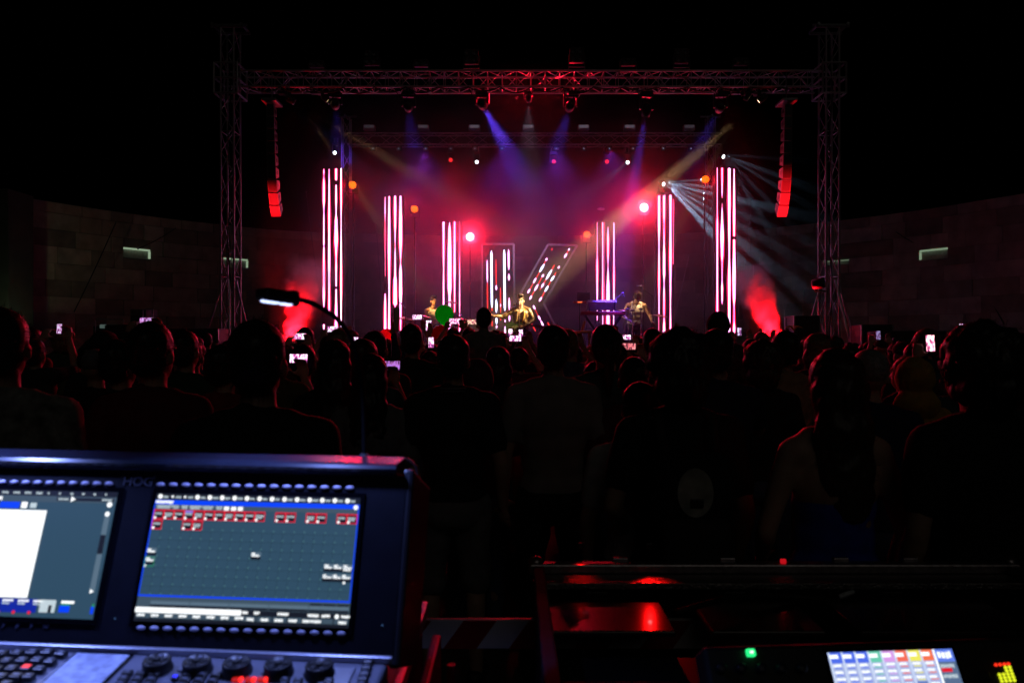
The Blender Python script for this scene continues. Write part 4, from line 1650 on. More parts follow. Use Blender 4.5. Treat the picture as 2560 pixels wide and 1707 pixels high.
# ------------------------------------------------------------------ nearest rows, one by one
stand_at(4, 772, 2.75, 'person in a pale grey patterned shirt at the left edge of the picture', shirt=mat('cloth_print', (.20, .21, .19), .85, var=.7, scale=26), hair='short', skin=0, rot=.25)
stand_at(381, 806, 3.3, 'tall person in a dark red shirt left of the lamp stalk, back turned', shirt='maroon', hair='short', rot=-.05)
stand_at(645, 803, 2.45, 'broad person in black right under the gooseneck lamp, large dark head', shirt='black', hair='short', rot=.1, trousers='black')
stand_at(299, 851, 4.1, 'person in black in front of the tall stage boxes, red rim along one ear', shirt='black', hair='short', rot=-.2)
stand_at(262, 826, 5.6, 'person in a black cap over the equipment cases at the left', shirt='charcoal', hair='cap', hatc=CLOTH['black'])
stand_at(240, 872, 5.0, 'person with pale grey cap low in the crowd at the left', shirt='black', hair='cap', hatc=CLOTH['grey'], rot=.3)
stand_at(463, 826, 5.0, 'person in a grey green shirt beside the left tower foot', shirt='green', hair='short', rot=-.1)
stand_at(560, 862, 4.2, 'short-haired person in a dark red top left of the broad black figure', shirt='red', hair='short', rot=-.35)
stand_at(838, 852, 4.4, 'woman with long dark hair in front of the first LED column', shirt='black', hair='long', rot=.1, slim=True)
stand_at(930, 887, 4.1, 'woman with long hair over a pale grey top, beside the lamp stalk foot', shirt='grey', hair='long', rot=-.1, slim=True)
stand_at(757, 862, 5.2, 'person with tied back hair behind the broad black figure', shirt='black', hair='tail', rot=.2)
p9 = stand_at(1133, 838, 4.1, 'man in a black polo with striped collar and pale shorts', shirt='black', hair='short', trousers='grey', leg='short', rot=.03)
me = MB()
for zz, rr_ in ((1.502, .074), (1.515, .072)):
    me.lathe((0, -.012, zz), (0, 0, 1), [(rr_, 0), (rr_ + .003, .002), (rr_ + .003, .006), (rr_, .008)], 24)
me.build('collar_stripe', CLOTH['grey'], p9)
stand_at(1383, 815, 4.2, 'tall bushy-haired man in a light grey shirt below the letter sign', shirt=mat('cloth_lightgrey', (.24, .23, .22), .85, var=.15, scale=10), hair='short', trousers='black', rot=-.03)
stand_at(1582, 894, 4.2, 'person with round dark hair in front of the backpack wearer, red rim on top', shirt='maroon', hair='short', rot=.1)
stand_at(1602, 956, 3.3, 'child with short hair and a white collar left of the backpack wearer', shirt='white', hair='short', rot=-.2)
stand_at(1193, 902, 4.6, 'child in a dark hood beside the polo shirt man', shirt='charcoal', hair='hood', hatc=CLOTH['charcoal'])
stand_at(1490, 905, 4.9, 'person with dark bob hair low between the grey shirt man and the child', shirt='black', hair='bob', rot=.2)

# backpack wearer
bw = stand_at(1700, 850, 3.05, 'big person in black wearing a black backpack with a grey oval patch', shirt='black', hair='bushy', trousers='black', rot=-.06, pose='lean')
bp = empty('backpack', bw.location + V((0, -.05, 0)), 'black backpack with a grey oval patch on the big person', 'backpack', None, (0, 0, -.06))
bp.scale = bw.scale
mb = MB()
mb.bbox((0, -.20, 1.16), (.30, .16, .46), .06)
pk = mb.build('bag', CLOTH['black'], bp, True)
MB().bbox((0, -.29, 1.06), (.24, .07, .22), .03).build('front_pocket', CLOTH['charcoal'], bp, True)
mb = MB()
pts = [V((.062 * math.cos(a), 0, .085 * math.sin(a))) for a in [2 * PI * i / 28 for i in range(28)]]
mb.prism([V((0, -.289, 1.26)) + q for q in pts], (0, .012, 0))
mb.build('oval_patch', mat('patch_grey', (.42, .43, .38), .8, var=.3, scale=20), bp)
MB().bbox((.005, -.293, 1.225), (.045, .008, .03), .003).build('patch_print', M_BLACK, bp)
for s in (-1, 1):
    MB().path([V((s * .09, -.13, 1.38)), V((s * .10, -.05, 1.50)), V((s * .10, .06, 1.48)), V((s * .11, .13, 1.36)), V((s * .12, .12, 1.15))], .02, 8).build('strap', CLOTH['charcoal'], bp, True)
    MB().path([V((s * .12, -.27, 1.00)), V((s * .16, -.27, .88)), V((s * .10, -.29, .78)), V((s * .04, -.28, .86))], .008, 6).build('strap_tail', mat('strap_pale', (.22, .22, .18), .8), bp, True)

# woman in the blue dress with a red cloth over her arm
wd = stand_at(2085, 875, 2.75, 'woman with long hair in an open-backed blue dress, red light on her shoulder', shirt='blue', hair='long', hairc='brown', top='dress', sleeve='none', leg='none', skin=2, rot=.1, slim=True, pose='lean')
sc_ = empty('red_shawl', wd.location + V((.30, -.02, 0)), 'dark red cloth hanging over the arm of the woman in blue', 'shawl')
mb = MB()
for i in range(9):
    a = i / 8
    mb.v += [(-.05 + .12 * a, -.04 + .03 * math.sin(a * 9), 1.24), (-.07 + .17 * a, -.05 + .04 * math.sin(a * 9), 1.05), (-.06 + .19 * a, -.04 + .05 * math.sin(a * 9 + 1), .86)]
for i in range(8):
    for j in range(2):
        o_ = i * 3 + j
        mb.f.append((o_, o_ + 3, o_ + 4, o_ + 1))
mb.m = [0] * len(mb.f)
so = mb.build('cloth', CLOTH['red'], sc_, True)
sm = so.modifiers.new('t', 'SOLIDIFY')
sm.thickness = .012
stand_at(2172, 868, 3.6, 'shaven-headed man just behind the woman in blue', shirt='navy', hair='fuzz', hairc='grey', skin=2, rot=-.1)
bh = stand_at(2447, 838, 2.65, 'large dark figure with bushy hair near the right edge, pale patterned shorts', shirt='black', hair='bushy', trousers=mat('cloth_stripe', (.22, .22, .20), .85, var=.8, scale=24), leg='short', rot=.1)
stand_at(2282, 897, 4.4, 'person in a mustard yellow head scarf at the right', shirt='mustard', hair='hood', hatc=CLOTH['mustard'], rot=.1)
stand_at(1960, 828, 5.2, 'short-haired man in a tan shirt in front of the right smoke plume', shirt='tan', hair='short', skin=0, rot=.15)
stand_at(2548, 872, 3.6, 'person cut by the right edge of the picture, pink light on the arm', shirt='charcoal', hair='short', skin=2, rot=.2)
stand_at(2040, 836, 6.0, 'fair-haired person before the right tower, red light on the crown', shirt='charcoal', hair='bob', hairc='fair')
stand_at(1905, 868, 4.9, 'curly-haired child low beside the man in the tan shirt', shirt='black', hair='bushy', hairc='brown')
stand_at(1500, 842, 8.2, 'person with short hair below the keyboards', shirt='navy', hair='short')
stand_at(1630, 822, 7.4, 'tall dark head below the fifth LED column', shirt='black', hair='short')
stand_at(1030, 812, 6.4, 'person with short hair left of the red balloon', shirt='black', hair='short', skin=0, rot=-.1)
stand_at(938, 828, 5.6, 'person with short hair below the second LED column', shirt='charcoal', hair='short')
stand_at(1245, 868, 5.6, 'person with loose dark hair under the letter sign', shirt='black', hair='bob')

# two riders on shoulders
for px, top, Y, lab1, lab2, shc in ((1210, 770, 6.6, 'child on someone\'s shoulders in front of the letter sign', 'adult carrying the child in front of the letter sign', 'grey'),
                                    (1793, 783, 5.6, 'hooded child on someone\'s shoulders below the sixth LED column', 'adult carrying the hooded child below the sixth LED column', 'charcoal')):
    ztop = EYE + (853.5 - top) / F * Y
    x = (px - 1280) / F * Y
    sc0 = .74
    zb = ztop - 1.79 * sc0           # rider's own floor
    hip_z = zb + .93 * sc0
    add_person(x, Y - .02, zb, 1.79 * sc0, lab1, pose='rider', shirt=shc, hair='short' if px < 1500 else 'hood', hatc=CLOTH['charcoal'] if px > 1500 else None, sleeve='long', trousers='denim', group='children riding on shoulders')
    add_person(x, Y + .10, 0, hip_z + .14, lab2, pose='stand', shirt='black', hair='short', group='people in the audience')

# ------------------------------------------------------------------ people filming with phones
FILM = [  # px, py, Y, landscape, tint, strength, size, where
    (368, 803, 6.2, 1, (.75, .45, 1), 1.2, .9, 'violet screen in front of the loudspeaker stack'),
    (750, 841, 8.0, 1, (1, .85, .95), 2.0, 1, 'bright screen right of the broad black figure'),
    (747, 896, 5.0, 1, (1, .75, .95), 2.4, .9, 'bright screen lower in the crowd beside the broad black figure'),
    (833, 823, 9.6, 1, (.85, .95, 1), 2.2, 1.1, 'pale tilted screen under the first LED column'),
    (890, 856, 7.2, 0, (.9, .85, 1), 2.0, .8, 'narrow upright screen right of the first LED column'),
    (977, 914, 5.2, 1, (.62, .25, 1), 1.1, 1, 'purple wide screen in front of the long-haired woman'),
    (1043, 793, 12.5, 1, (1, .92, 1), 2.4, 1.2, 'small white screen above the drum kit'),
    (1072, 815, 10.5, 0, (1, 1, 1), 2.6, 1.2, 'upright white screen showing the stage, beside the green balloon'),
    (1137, 803, 12.0, 1, (1, .7, .85), 2.4, 1.35, 'pink white screen right of the green balloon'),
    (1181, 805, 12.0, 1, (1, .7, .45), 1.6, 1.2, 'orange tinted screen left of the carried child'),
    (1078, 856, 7.5, 0, (1, .9, 1), 2.2, .8, 'upright screen left of the red balloon'),
    (1276, 832, 9.5, 0, (1, .92, 1), 2.6, .75, 'left one of two screens at the singer\'s feet'),
    (1302, 834, 9.0, 0, (1, .92, 1), 2.4, .75, 'right one of two screens at the singer\'s feet'),
    (1288, 846, 7.6, 1, (1, .9, 1), 2.4, .9, 'wide screen below the singer'),
    (1425, 838, 8.0, 0, (1, .95, .9), 2.0, .75, 'slim upright screen left of the wooden stand'),
    (1528, 839, 8.4, 0, (1, .92, 1), 2.2, .95, 'upright screen below the fourth LED column'),
    (1565, 843, 8.8, 1, (1, .92, 1), 2.2, .85, 'small wide screen below the second drummer'),
    (1573, 866, 6.6, 1, (1, .35, .35), 1.6, .85, 'red tinted screen below the second drummer'),
    (1511, 885, 5.1, 1, (1, .62, 1), 3.0, .72, 'bright pink wide screen low in the middle of the crowd'),
    (1700, 828, 9.6, 0, (.9, .8, .9), 1.8, .8, 'dim screen right of the fifth LED column'),
    (1728, 841, 8.4, 1, (1, .8, .7), 2.2, .85, 'wide screen left of the hooded child'),
    (1786, 902, 4.6, 0, (.95, .95, 1), 2.0, .55, 'slim screen below the hooded child'),
    (1848, 829, 8.6, 0, (.75, .8, 1), 1.4, .7, 'small bluish screen under the sixth LED column'),
    (2325, 858, 5.0, 0, (1, .62, .60), 3.0, .85, 'largest upright screen at the right, glowing salmon'),
    (2404, 822, 8.2, 0, (.95, .8, 1), 1.8, .85, 'upright violet screen near the right edge'),
    (2486, 824, 8.2, 0, (.6, .7, .5), .8, .85, 'dim greenish upright screen nearest the right edge'),
    (149, 822, 7.0, 0, (.8, .7, 1), 1.2, .7, 'small diamond bright screen at the far left'),
    (2195, 838, 9.0, 0, (.5, .45, .9), .7, .8, 'dim violet screen behind the shaven-headed man'),
]
rf = random.Random(21)
for k, (px, py, Y, land, tint, s, size, where) in enumerate(FILM):
    filming(px, py, Y, land, 'phone with %s' % where, 'person filming with the %s' % where.replace('screen', 'phone screen', 1), k, tint, s, size,
            shirt=rf.choice(['black', 'charcoal', 'navy', 'maroon', 'olive', 'teal']), hair=rf.choice(['short', 'short', 'long', 'bob', 'tail', 'bun']), hairc=rf.choice(['dark', 'dark', 'brown']), skin=rf.randrange(3), rot=rf.uniform(-.12, .12))

# raised arm with a pale foam stick
rp_ = at(985, 800, 9.0)
add_person(rp_.x - .21, rp_.y - .15, 0, 1.70, 'person raising a pale foam stick before the second LED column', pose='arm_up', shirt='navy', hair='short', sleeve='long')
fs_ = empty('foam_stick', at(991, 822, 8.95), 'pale green foam stick raised in front of the second LED column', 'foam stick')
MB().lathe((0, 0, 0), (.02, 0, 1), [(.02, -.03), (.028, 0), (.034, .22), (.03, .24), (.005, .245)], 14).build('stick', mat('foam_pale', (.55, .66, .58), .6), fs_, True)

# balloons
for nm, px, py, Y, r, c, lab in (('g', 1111, 786, 14.0, .165, (.005, .38, .04), 'round green balloon held up in front of the left musician'), ('r', 1101, 838, 13.2, .158, (.20, .004, .012), 'dark red balloon under the green balloon'),
                                 ('s', 968, 842, 14.0, .14, (.42, .006, .02), 'bright red balloon half hidden below the second LED column')):
    p = at(px, py, Y)
    e = empty('balloon', p, lab, 'balloon', 'balloons over the crowd')
    mb_ = mat('balloon_' + nm, c, .28, var=.06)
    bt = mb_.node_tree
    if 'rubber_glow' not in bt.nodes:                     # thin rubber lets the stage light through
        bs = bt.nodes['Principled BSDF']
        tl_ = bt.nodes.new('ShaderNodeBsdfTranslucent')
        tl_.name = 'rubber_glow'
        tl_.inputs['Color'].default_value = (*[min(1, q * 2.6 + .01) for q in c], 1)
        mx_ = bt.nodes.new('ShaderNodeMixShader')
        mx_.inputs[0].default_value = .7
        bt.links.new(bs.outputs[0], mx_.inputs[1])
        bt.links.new(tl_.outputs[0], mx_.inputs[2])
        bt.links.new(mx_.outputs[0], bt.nodes['Material Output'].inputs['Surface'])
    MB().lathe((0, 0, 0), (0, 0, 1), [(.008, -r * 1.22), (r * .22, -r * 1.12), (r * .62, -r * .80), (r * .90, -r * .40), (r, .05 * r), (r * .94, r * .42), (r * .74, r * .74), (r * .42, r * .96), (.004, r * 1.04)], 28).build('skin', mb_, e, True)
    MB().tube((0, 0, -r * 1.22), (0, 0, -r * 1.3), .006, .014, 10).build('knot', mb_, e)
    MB().ell((0, 0, -r * .95), (.012, .012, .02)).build('added_pellet', glow('pellet_' + nm, tuple(min(1, q * 2.5) for q in c), 2.0, False), e)   # small lamp added inside so that the balloon shows bright
    pl_ = bpy.data.lights.new('balloon_lamp', 'POINT')
    pl_.energy = {'g': .11, 'r': .16, 's': .5}[nm]
    pl_.color = tuple(min(1, q * 2.5 + .02) for q in c)
    pl_.shadow_soft_size = .02
    plo = bpy.data.objects.new('balloon_lamp', pl_)
    col.objects.link(plo)
    plo.location = p
    MB().path([(0, 0, -r * 1.3), (.01, 0, -r * 2), (-.01, .01, -r * 3), (.0, 0, -.9)], .0015, 5).build('string', mat('string_white', (.6, .6, .6), .7), e)

# ------------------------------------------------------------------ the rest of the audience
taken = [(o.location.x, o.location.y) for o in bpy.data.objects if o.get('category') == 'person']
LAND = [(-9e9, 'at the far left of the crowd'), (200, 'before the stage boxes on the left'), (480, 'before the left tower'), (640, 'before the left smoke plume'), (790, 'before the first LED column'), (900, 'between the first two LED columns'),
        (950, 'before the second LED column'), (1040, 'before the drum kit'), (1160, 'before the letter sign'), (1280, 'before the singer'), (1350, 'right of the singer'), (1430, 'before the keyboards'),
        (1560, 'before the second drummer'), (1630, 'before the fifth LED column'), (1720, 'left of the sixth LED column'), (1790, 'before the sixth LED column'), (1860, 'before the right smoke plume'), (1980, 'before the right truss tower'), (2120, 'right of the right tower'), (2300, 'toward the far right of the crowd')]
used_labels = {o['label'] for o in bpy.data.objects if o.get('category') == 'person'}
HN = {'short': 'short hair', 'long': 'long hair', 'bob': 'bob hair', 'tail': 'a ponytail', 'bun': 'a hair bun', 'bushy': 'bushy hair', 'cap': 'a cap', 'fuzz': 'a shaven head'}
CN = [c for c in ('black', 'charcoal', 'navy', 'maroon', 'olive', 'teal', 'red', 'green', 'tan', 'grey', 'denim')]
rc = random.Random(11)
rows = [(5.4, .95), (6.1, .85), (6.8, .8), (7.6, .8), (8.5, .75), (9.5, .75), (10.6, .72), (11.8, .72), (13.2, .7), (14.6, .7)]
for ri, (Y0, sp_) in enumerate(rows):
    half = min(Y0 * .66, 8.6)
    x = -half + rc.random() * .5
    while x < half:
        Y = Y0 + rc.uniform(-.28, .28)
        X = x + rc.uniform(-.12, .12)
        x += sp_ * rc.uniform(.72, 1.15)
        if any(math.hypot(X - a, (Y - b)) < .44 for a, b in taken):
            continue
        taken.append((X, Y))
        hair = rc.choice(['short'] * 5 + ['long', 'long', 'bob', 'tail', 'bun', 'bushy', 'cap', 'fuzz'])
        px = 1280 + X / Y * F
        land = [t for a, t in LAND if px >= a][-1]
        dep = 'front rows' if Y > 12.3 else ('middle rows' if Y > 8 else 'rear rows')
        cols_ = CN[:]
        rc.shuffle(cols_)
        lab = None
        for hk in [hair] + list(HN):
            for c in cols_:
                lab = 'person with %s in %s, %s, %s' % (HN[hk], c, dep, land)
                if lab not in used_labels:
                    break
            else:
                continue
            hair = hk
            break
        used_labels.add(lab)
        h = rc.gauss(1.725, .085)
        h = max(1.48, min(1.90, h))
        pose = rc.choice(['stand'] * 4 + ['lean', 'lean', 'crossed'] + (['arm_up', 'phone', 'phone_high'] if Y > 8.5 else ['stand']))
        add_person(X, Y, 0, h, lab, pose=pose, hair=hair, hatc=CLOTH['charcoal'] if hair == 'cap' else None, hairc=rc.choice(['dark', 'dark', 'brown', 'fair']) if hair != 'fuzz' else 'grey', shirt=c, skin=rc.randrange(3), rot=rc.uniform(-.6, .6)).rotation_euler.rotate_axis('Y', rc.uniform(-.06, .06))
print('people', sum(1 for o in bpy.data.objects if o.get('category') == 'person'))
# ================================================================== PERFORMERS AND INSTRUMENTS
M_LEATHER = mat('leather_jacket', (.10, .075, .035), .38, var=.35, scale=30, bump=.3)
M_TANK = mat('tank_white', (.72, .70, .68), .8, var=.08)
M_DRUM = mat('drum_shell', (.30, .28, .32), .35, var=.1)
M_SKINHEAD = mat('drum_head', (.65, .63, .62), .5, var=.05)
M_BRASS = mat('cymbal_brass', (.55, .40, .16), .3, .9)
M_CHROME = mat('chrome', (.7, .7, .72), .18, 1.0)


def face(e, skin_rough=None, z=1.60):
    """eyes and brows for a performer"""
    for s in (-1, 1):
        MB().ell((s * .031, .094, 1.672), (.012, .008, .007)).build('eye', mat('eye_white', (.6, .58, .55), .3), e, True)
        MB().cap((s * .018, .102, 1.695), (s * .046, .094, 1.699), .004, .003, 6).build('eyebrow', HAIRC['dark'], e, True)


SY = 18.0
sx = (1302 - 1280) / F * SY
singer = add_person(sx, SY, STAGE_Z, 1.74, 'singer in an open leather jacket singing with an arm stretched out', pose='singer', hair='quiff', shirt=M_LEATHER, trousers='black', skin=2, rot=PI - .10, sleeve='long', top='jacket', hero=True, group='band on stage', base=1.85)
face(singer)
MB().ell((0, .09, 1.09), (.085, .035, .14)).build('vest', mat('vest_dark', (.05, .03, .035), .7, var=.6, scale=60), singer, True)
ss = 1.74 / 1.85
g = empty('electric_guitar', (sx, SY, STAGE_Z), 'green electric guitar hanging in front of the singer', 'guitar', None, (0, 0, PI - .10))
g.scale = (ss, ss, ss)
# body outline in the singer's own frame: y is forward, x to the singer's right
import itertools
def blob(pts, n=6):
    return [p for p in catmull(pts + [pts[0]], n)][:-1]
gp = blob([V((.34, 0, .98)), V((.33, 0, 1.10)), V((.22, 0, 1.16)), V((.10, 0, 1.11)), V((.0, 0, 1.13)), V((-.06, 0, 1.10)), V((-.04, 0, 1.0)), V((-.02, 0, .90)), V((.08, 0, .86)), V((.20, 0, .84)), V((.31, 0, .88))])
mb = MB()
mb.prism([p + V((0, .17, 0)) for p in gp], (0, .045, 0))
mb.build('body', mat('guitar_green', (.05, .11, .045), .3, var=.5, scale=14, coat=.5), g)
mb = MB()
pg = blob([V((.22, 0, .96)), V((.20, 0, 1.04)), V((.08, 0, 1.06)), V((.0, 0, 1.02)), V((.05, 0, .93)), V((.14, 0, .90))])
mb.prism([p + V((0, .2155, 0)) for p in pg], (0, .004, 0))
mb.build('pickguard', mat('guitar_print', (.32, .36, .22), .35, var=.9, scale=28), g)
MB().box((-.37, .195, 1.055), (.66, .022, .055), Matrix.Rotation(R(-5), 3, 'Y')).build('neck', mat('guitar_neck', (.16, .09, .04), .5), g)
MB().box((-.74, .195, 1.02), (.16, .02, .085), Matrix.Rotation(R(-12), 3, 'Y')).build('headstock', mat('guitar_head', (.12, .08, .04), .5), g)
for k in range(2):
    MB().box((.06 + k * .09, .222, .99), (.02, .01, .07)).build('pickup', M_BLACK, g)
MB().path([V((-.04, .19, 1.12)), V((-.10, .17, 1.30)), V((-.10, .02, 1.48)), V((0, -.12, 1.38)), V((.16, -.14, 1.2)), V((.30, .05, 1.05)), V((.33, .17, 1.0))], .016, 6).build('strap', CLOTH['mustard'], g, True)

mx = at(1298, 757, SY - .3)
ms = empty('microphone_stand', (mx.x, SY - .36, STAGE_Z), 'pale microphone stand in front of the singer', 'microphone stand')
MB().tube((0, 0, .02), (.0, 0, mx.z - STAGE_Z - .03), .011).build('pole', mat('mic_pole', (.5, .45, .35), .35, .6), ms)
MB().lathe((0, 0, 0), (0, 0, 1), [(.14, 0), (.14, .015), (.03, .03), (.012, .05)], 20).build('base', M_BLACK, ms, True)
MB().cap((0, 0, mx.z - STAGE_Z - .05), (0, .10, mx.z - STAGE_Z), .014, .018).ell((0, .13, mx.z - STAGE_Z + .012), .027).build('microphone', M_STEEL, ms, True)

# left musician in a white vest
lx = at(1084, 0, 19.6).x
left = add_person(lx, 19.6, STAGE_Z, 1.78, 'musician in a white tank top behind the green balloon, looking sideways', pose='drummer', hair='undercut', shirt=M_TANK, trousers='denim', skin=0, rot=PI + .45, sleeve='none', top='tank', hero=True, group='band on stage', base=1.81)
face(left)
# right musician bent over the drums
rx_ = at(1588, 0, 19.3).x
right = add_person(rx_, 19.45, STAGE_Z, 1.98, 'musician in a white tank top bent over the drums on the right', pose='bent', hair='short', hairc='brown', shirt=M_TANK, trousers='black', skin=2, rot=PI + .05, sleeve='none', top='tank', hero=True, group='band on stage', base=1.80)


def cymbal_stand(x, y, z, r, label, tilt=.12):
    e = empty('cymbal', (x, y, STAGE_Z), label, 'cymbal', 'cymbals on stage')
    MB().tube((0, 0, .3), (0, 0, z - STAGE_Z), .010).build('pole', M_CHROME, e)
    for k in range(3):
        a = k * 2.094 + .4
        MB().tube((0, 0, .38), (.3 * math.cos(a), .3 * math.sin(a), .015), .009).build('leg', M_CHROME, e)
    ax = V((tilt, -tilt, 1))
    MB().lathe((0, 0, z - STAGE_Z), ax, [(.012, .03), (.04, .022), (.06, .006), (r * .7, -.004), (r, -.016), (r * .99, -.020), (.03, .0)], 28).build('plate', M_BRASS, e, True)
    return e


def drum(x, y, z, r, dp, label, axis=(0, 0, 1), legs=True, shell=None, group='drums on stage'):
    e = empty('drum', (x, y, STAGE_Z), label, 'drum', group)
    o = V((0, 0, z - STAGE_Z))
    ax = V(axis).normalized()
    MB().lathe(o, ax, [(r, 0), (r, dp)], 28).build('shell', shell or M_DRUM, e, True)
    MB().lathe(o + ax * dp, ax, [(r * .99, 0), (r * .97, .006), (.01, .008)], 28).build('head', M_SKINHEAD, e)
    for q in (0, dp):
        MB().lathe(o + ax * (q - .012), ax, [(r, 0), (r + .012, .0), (r + .012, .024), (r, .024)], 28).build('hoop', M_CHROME, e)
    u, v_, d = ortho(ax)
    for k in range(8):
        a = k * PI / 4
        w_ = u * math.cos(a) * (r + .012) + v_ * math.sin(a) * (r + .012)
        MB().tube(o + w_ + ax * .02, o + w_ + ax * (dp - .02), .006, .006, 6).build('lug', M_CHROME, e)
    if legs:
        for k in range(3):
            a = k * 2.094
            q = V((math.cos(a) * (r + .02), math.sin(a) * (r + .02), 0))
            MB().tube(q + o + V((0, 0, .1)) if axis == (0, 0, 1) else q * .6 + o, V((q.x * 1.1, q.y * 1.1, .01)), .008).build('leg', M_CHROME, e)
    return e


# left kit
def dz(py, Y):
    return at(0, py, Y).z


def dx(px, Y):
    return at(px, 0, Y).x


drum(dx(1048, 19.0), 19.25, STAGE_Z + .32, .28, .4, 'pale bass drum of the left kit, facing the crowd', (0, -1, 0))
drum(dx(1083, 19.0), 19.0, STAGE_Z + .62, .17, .15, 'snare drum of the left kit')
drum(dx(1148, 19.2), 19.2, STAGE_Z + .55, .22, .32, 'floor tom right of the left musician')
drum(dx(1010, 19.2), 19.3, STAGE_Z + .72, .15, .18, 'small tom at the left of the left kit')
cymbal_stand(dx(1012, 18.9), 18.9, dz(795, 18.9), .22, 'wide cymbal at the left of the left kit')
cymbal_stand(dx(1060, 18.7), 18.7, dz(790, 18.7), .18, 'small cymbal above the bass drum')
cymbal_stand(dx(1156, 19.0), 19.0, dz(797, 19.0), .20, 'cymbal right of the left musician')
cymbal_stand(dx(1130, 19.9), 19.9, dz(755, 19.9), .17, 'high flat cymbal in front of the third LED column')
# mic booms at the left kit
for (px, py, lab) in ((1150, 785, 'angled boom microphone right of the green balloon'), (1003, 760, 'thin boom microphone in front of the second LED column')):
    Y = 18.6
    b = at(px, py, Y)
    e = empty('boom_microphone', (b.x, Y, STAGE_Z), lab, 'microphone stand', 'boom microphones')
    hz_ = b.z - STAGE_Z
    MB().tube((.1, 0, .02), (.1, 0, hz_ - .1), .009).build('pole', M_BLACK, e)
    MB().tube((-.09, 0, hz_ + .09), (.12, 0, hz_ - .12), .008).build('boom', M_BLACK, e)
    MB().cap((.10, 0, hz_ - .10), (.0, 0, hz_ + .01), .010, .013).build('microphone', mat('mic_silver', (.6, .75, .75), .3, .5), e, True)
    for k in range(3):
        a = k * 2.094
        MB().tube((.1, 0, .2), (.1 + .25 * math.cos(a), .25 * math.sin(a), .01), .008).build('leg', M_BLACK, e)

# keyboards on an X stand
KYY = 18.6
kx = dx(1508, KYY)
def keyboard(px0, px1, py, Y, label, m, tilt, depth=.28):
    a, b = at(px0, py, Y), at(px1, py, Y)
    e = empty('keyboard', ((a.x + b.x) / 2, Y, a.z), label, 'keyboard', 'keyboards on the X stand')
    L = b.x - a.x
    rot = Matrix.Rotation(tilt, 3, 'X')
    MB().bbox((0, 0, 0), (L, depth, .075), .012, rot).build('case', m, e)
    wk = MB()
    n = int((L - .2) / .024)
    for k in range(n):
        wk.box(rot @ V((-L / 2 + .13 + k * .024, depth * .30, .043)), (.021, depth * .38, .012), rot)
    tag(wk.build('white_keys', mat('piano_white', (.6, .6, .58), .35), e), kind='stuff')
    bk = MB()
    for k in range(n):
        if k % 7 in (0, 1, 3, 4, 5):
            bk.box(rot @ V((-L / 2 + .142 + k * .024, depth * .22, .056)), (.012, depth * .2, .014), rot)
    tag(bk.build('black_keys', M_BLACK, e), kind='stuff')
    for k in range(4):
        MB().lathe(rot @ V((-L / 2 + .1 + k * .09, -depth * .25, .036)), rot @ V((0, 0, 1)), [(.016, 0), (.014, .018)], 12).build('dial', M_RUBBER, e)
    return e


keyboard(1468, 1540, 763, KYY + .25, 'upper grey keyboard lit violet on the stand', mat('keys_grey', (.45, .44, .50), .4), R(-38), .30)
keyboard(1452, 1562, 784, KYY, 'lower long red keyboard on the stand', mat('keys_red', (.50, .02, .04), .35, coat=.4), R(-4))
st = empty('keyboard_stand', (kx, KYY, STAGE_Z), 'black X-shaped keyboard stand on the right half of the stage', 'stand')
zk = dz(789, KYY) - STAGE_Z
for sy in (-.16, .16):
    MB().tube((-.42, sy, .02), (.42, sy, zk), .016).build('cross_bar', M_BLACK, st)
    MB().tube((.42, sy * .8, .02), (-.42, sy * .8, zk), .016).build('cross_bar', M_BLACK, st)
for x_, z_ in ((-.42, .02), (.42, .02), (-.42, zk), (.42, zk)):
    MB().tube((x_, -.2, z_), (x_, .2, z_), .014).build('foot_bar', M_BLACK, st)
for x_ in (-.3, .3):
    MB().tube((x_, .12, zk), (x_, .3, zk + .3), .012).build('upper_arm', M_BLACK, st)
# mic boom over the keyboards
e = empty('boom_microphone', (dx(1535, KYY - .1), KYY - .1, STAGE_Z), 'boom microphone rising over the keyboards', 'microphone stand', 'boom microphones')
a, b = at(1528, 757, KYY - .1), at(1557, 733, KYY - .1)
o_ = V((dx(1535, KYY - .1), KYY - .1, STAGE_Z))
MB().tube((0, 0, .02), a - o_ + V((.08, 0, .05)), .010).build('pole', M_BLACK, e)
MB().tube(a - o_, b - o_, .010).build('boom', mat('boom_violet', (.3, .28, .32), .35, .5), e)
MB().ell(b - o_, .03).cap(b - o_ - V((0, 0, .01)), b - o_ + V((.03, 0, -.07)), .016, .018).build('microphone', mat('mic_grille', (.4, .4, .48), .35, .6), e, True)
for k in range(3):
    aa = k * 2.094
    MB().tube((0, 0, .2), (.28 * math.cos(aa), .28 * math.sin(aa), .01), .008).build('leg', M_BLACK, e)
# laptop and red-lit control box
p = at(1458, 748, KYY + .3)
e = empty('laptop', p, 'dark open laptop behind the keyboards', 'laptop')
MB().bbox((0, 0, -.05), (.30, .21, .016), .004).build('base', M_STEEL, e)
MB().bbox((0, -.10, .055), (.30, .012, .20), .004, Matrix.Rotation(R(12), 3, 'X')).build('lid', mat('laptop_lid', (.06, .06, .08), .4), e)
p = at(1449, 756, KYY - .1)
e = empty('control_box', p, 'small red lit control box on the left of the keyboards', 'control box')
MB().bbox((0, 0, 0), (.30, .14, .045), .008).build('case', mat('box_red', (.45, .03, .02), .4), e)
MB().box((0, -.073, .002), (.10, .006, .022)).build('display', glow('box_glow', (1, .16, .03), 1.6, False), e)
for k in range(3):
    MB().lathe((-.11 + k * .1, .03, .022), (0, 0, 1), [(.014, 0), (.012, .016)], 12).build('dial', M_RUBBER, e)
MB().tube((0, 0, -.02), (.0, 0, STAGE_Z - p.z + .01), .012).build('post', M_BLACK, e)

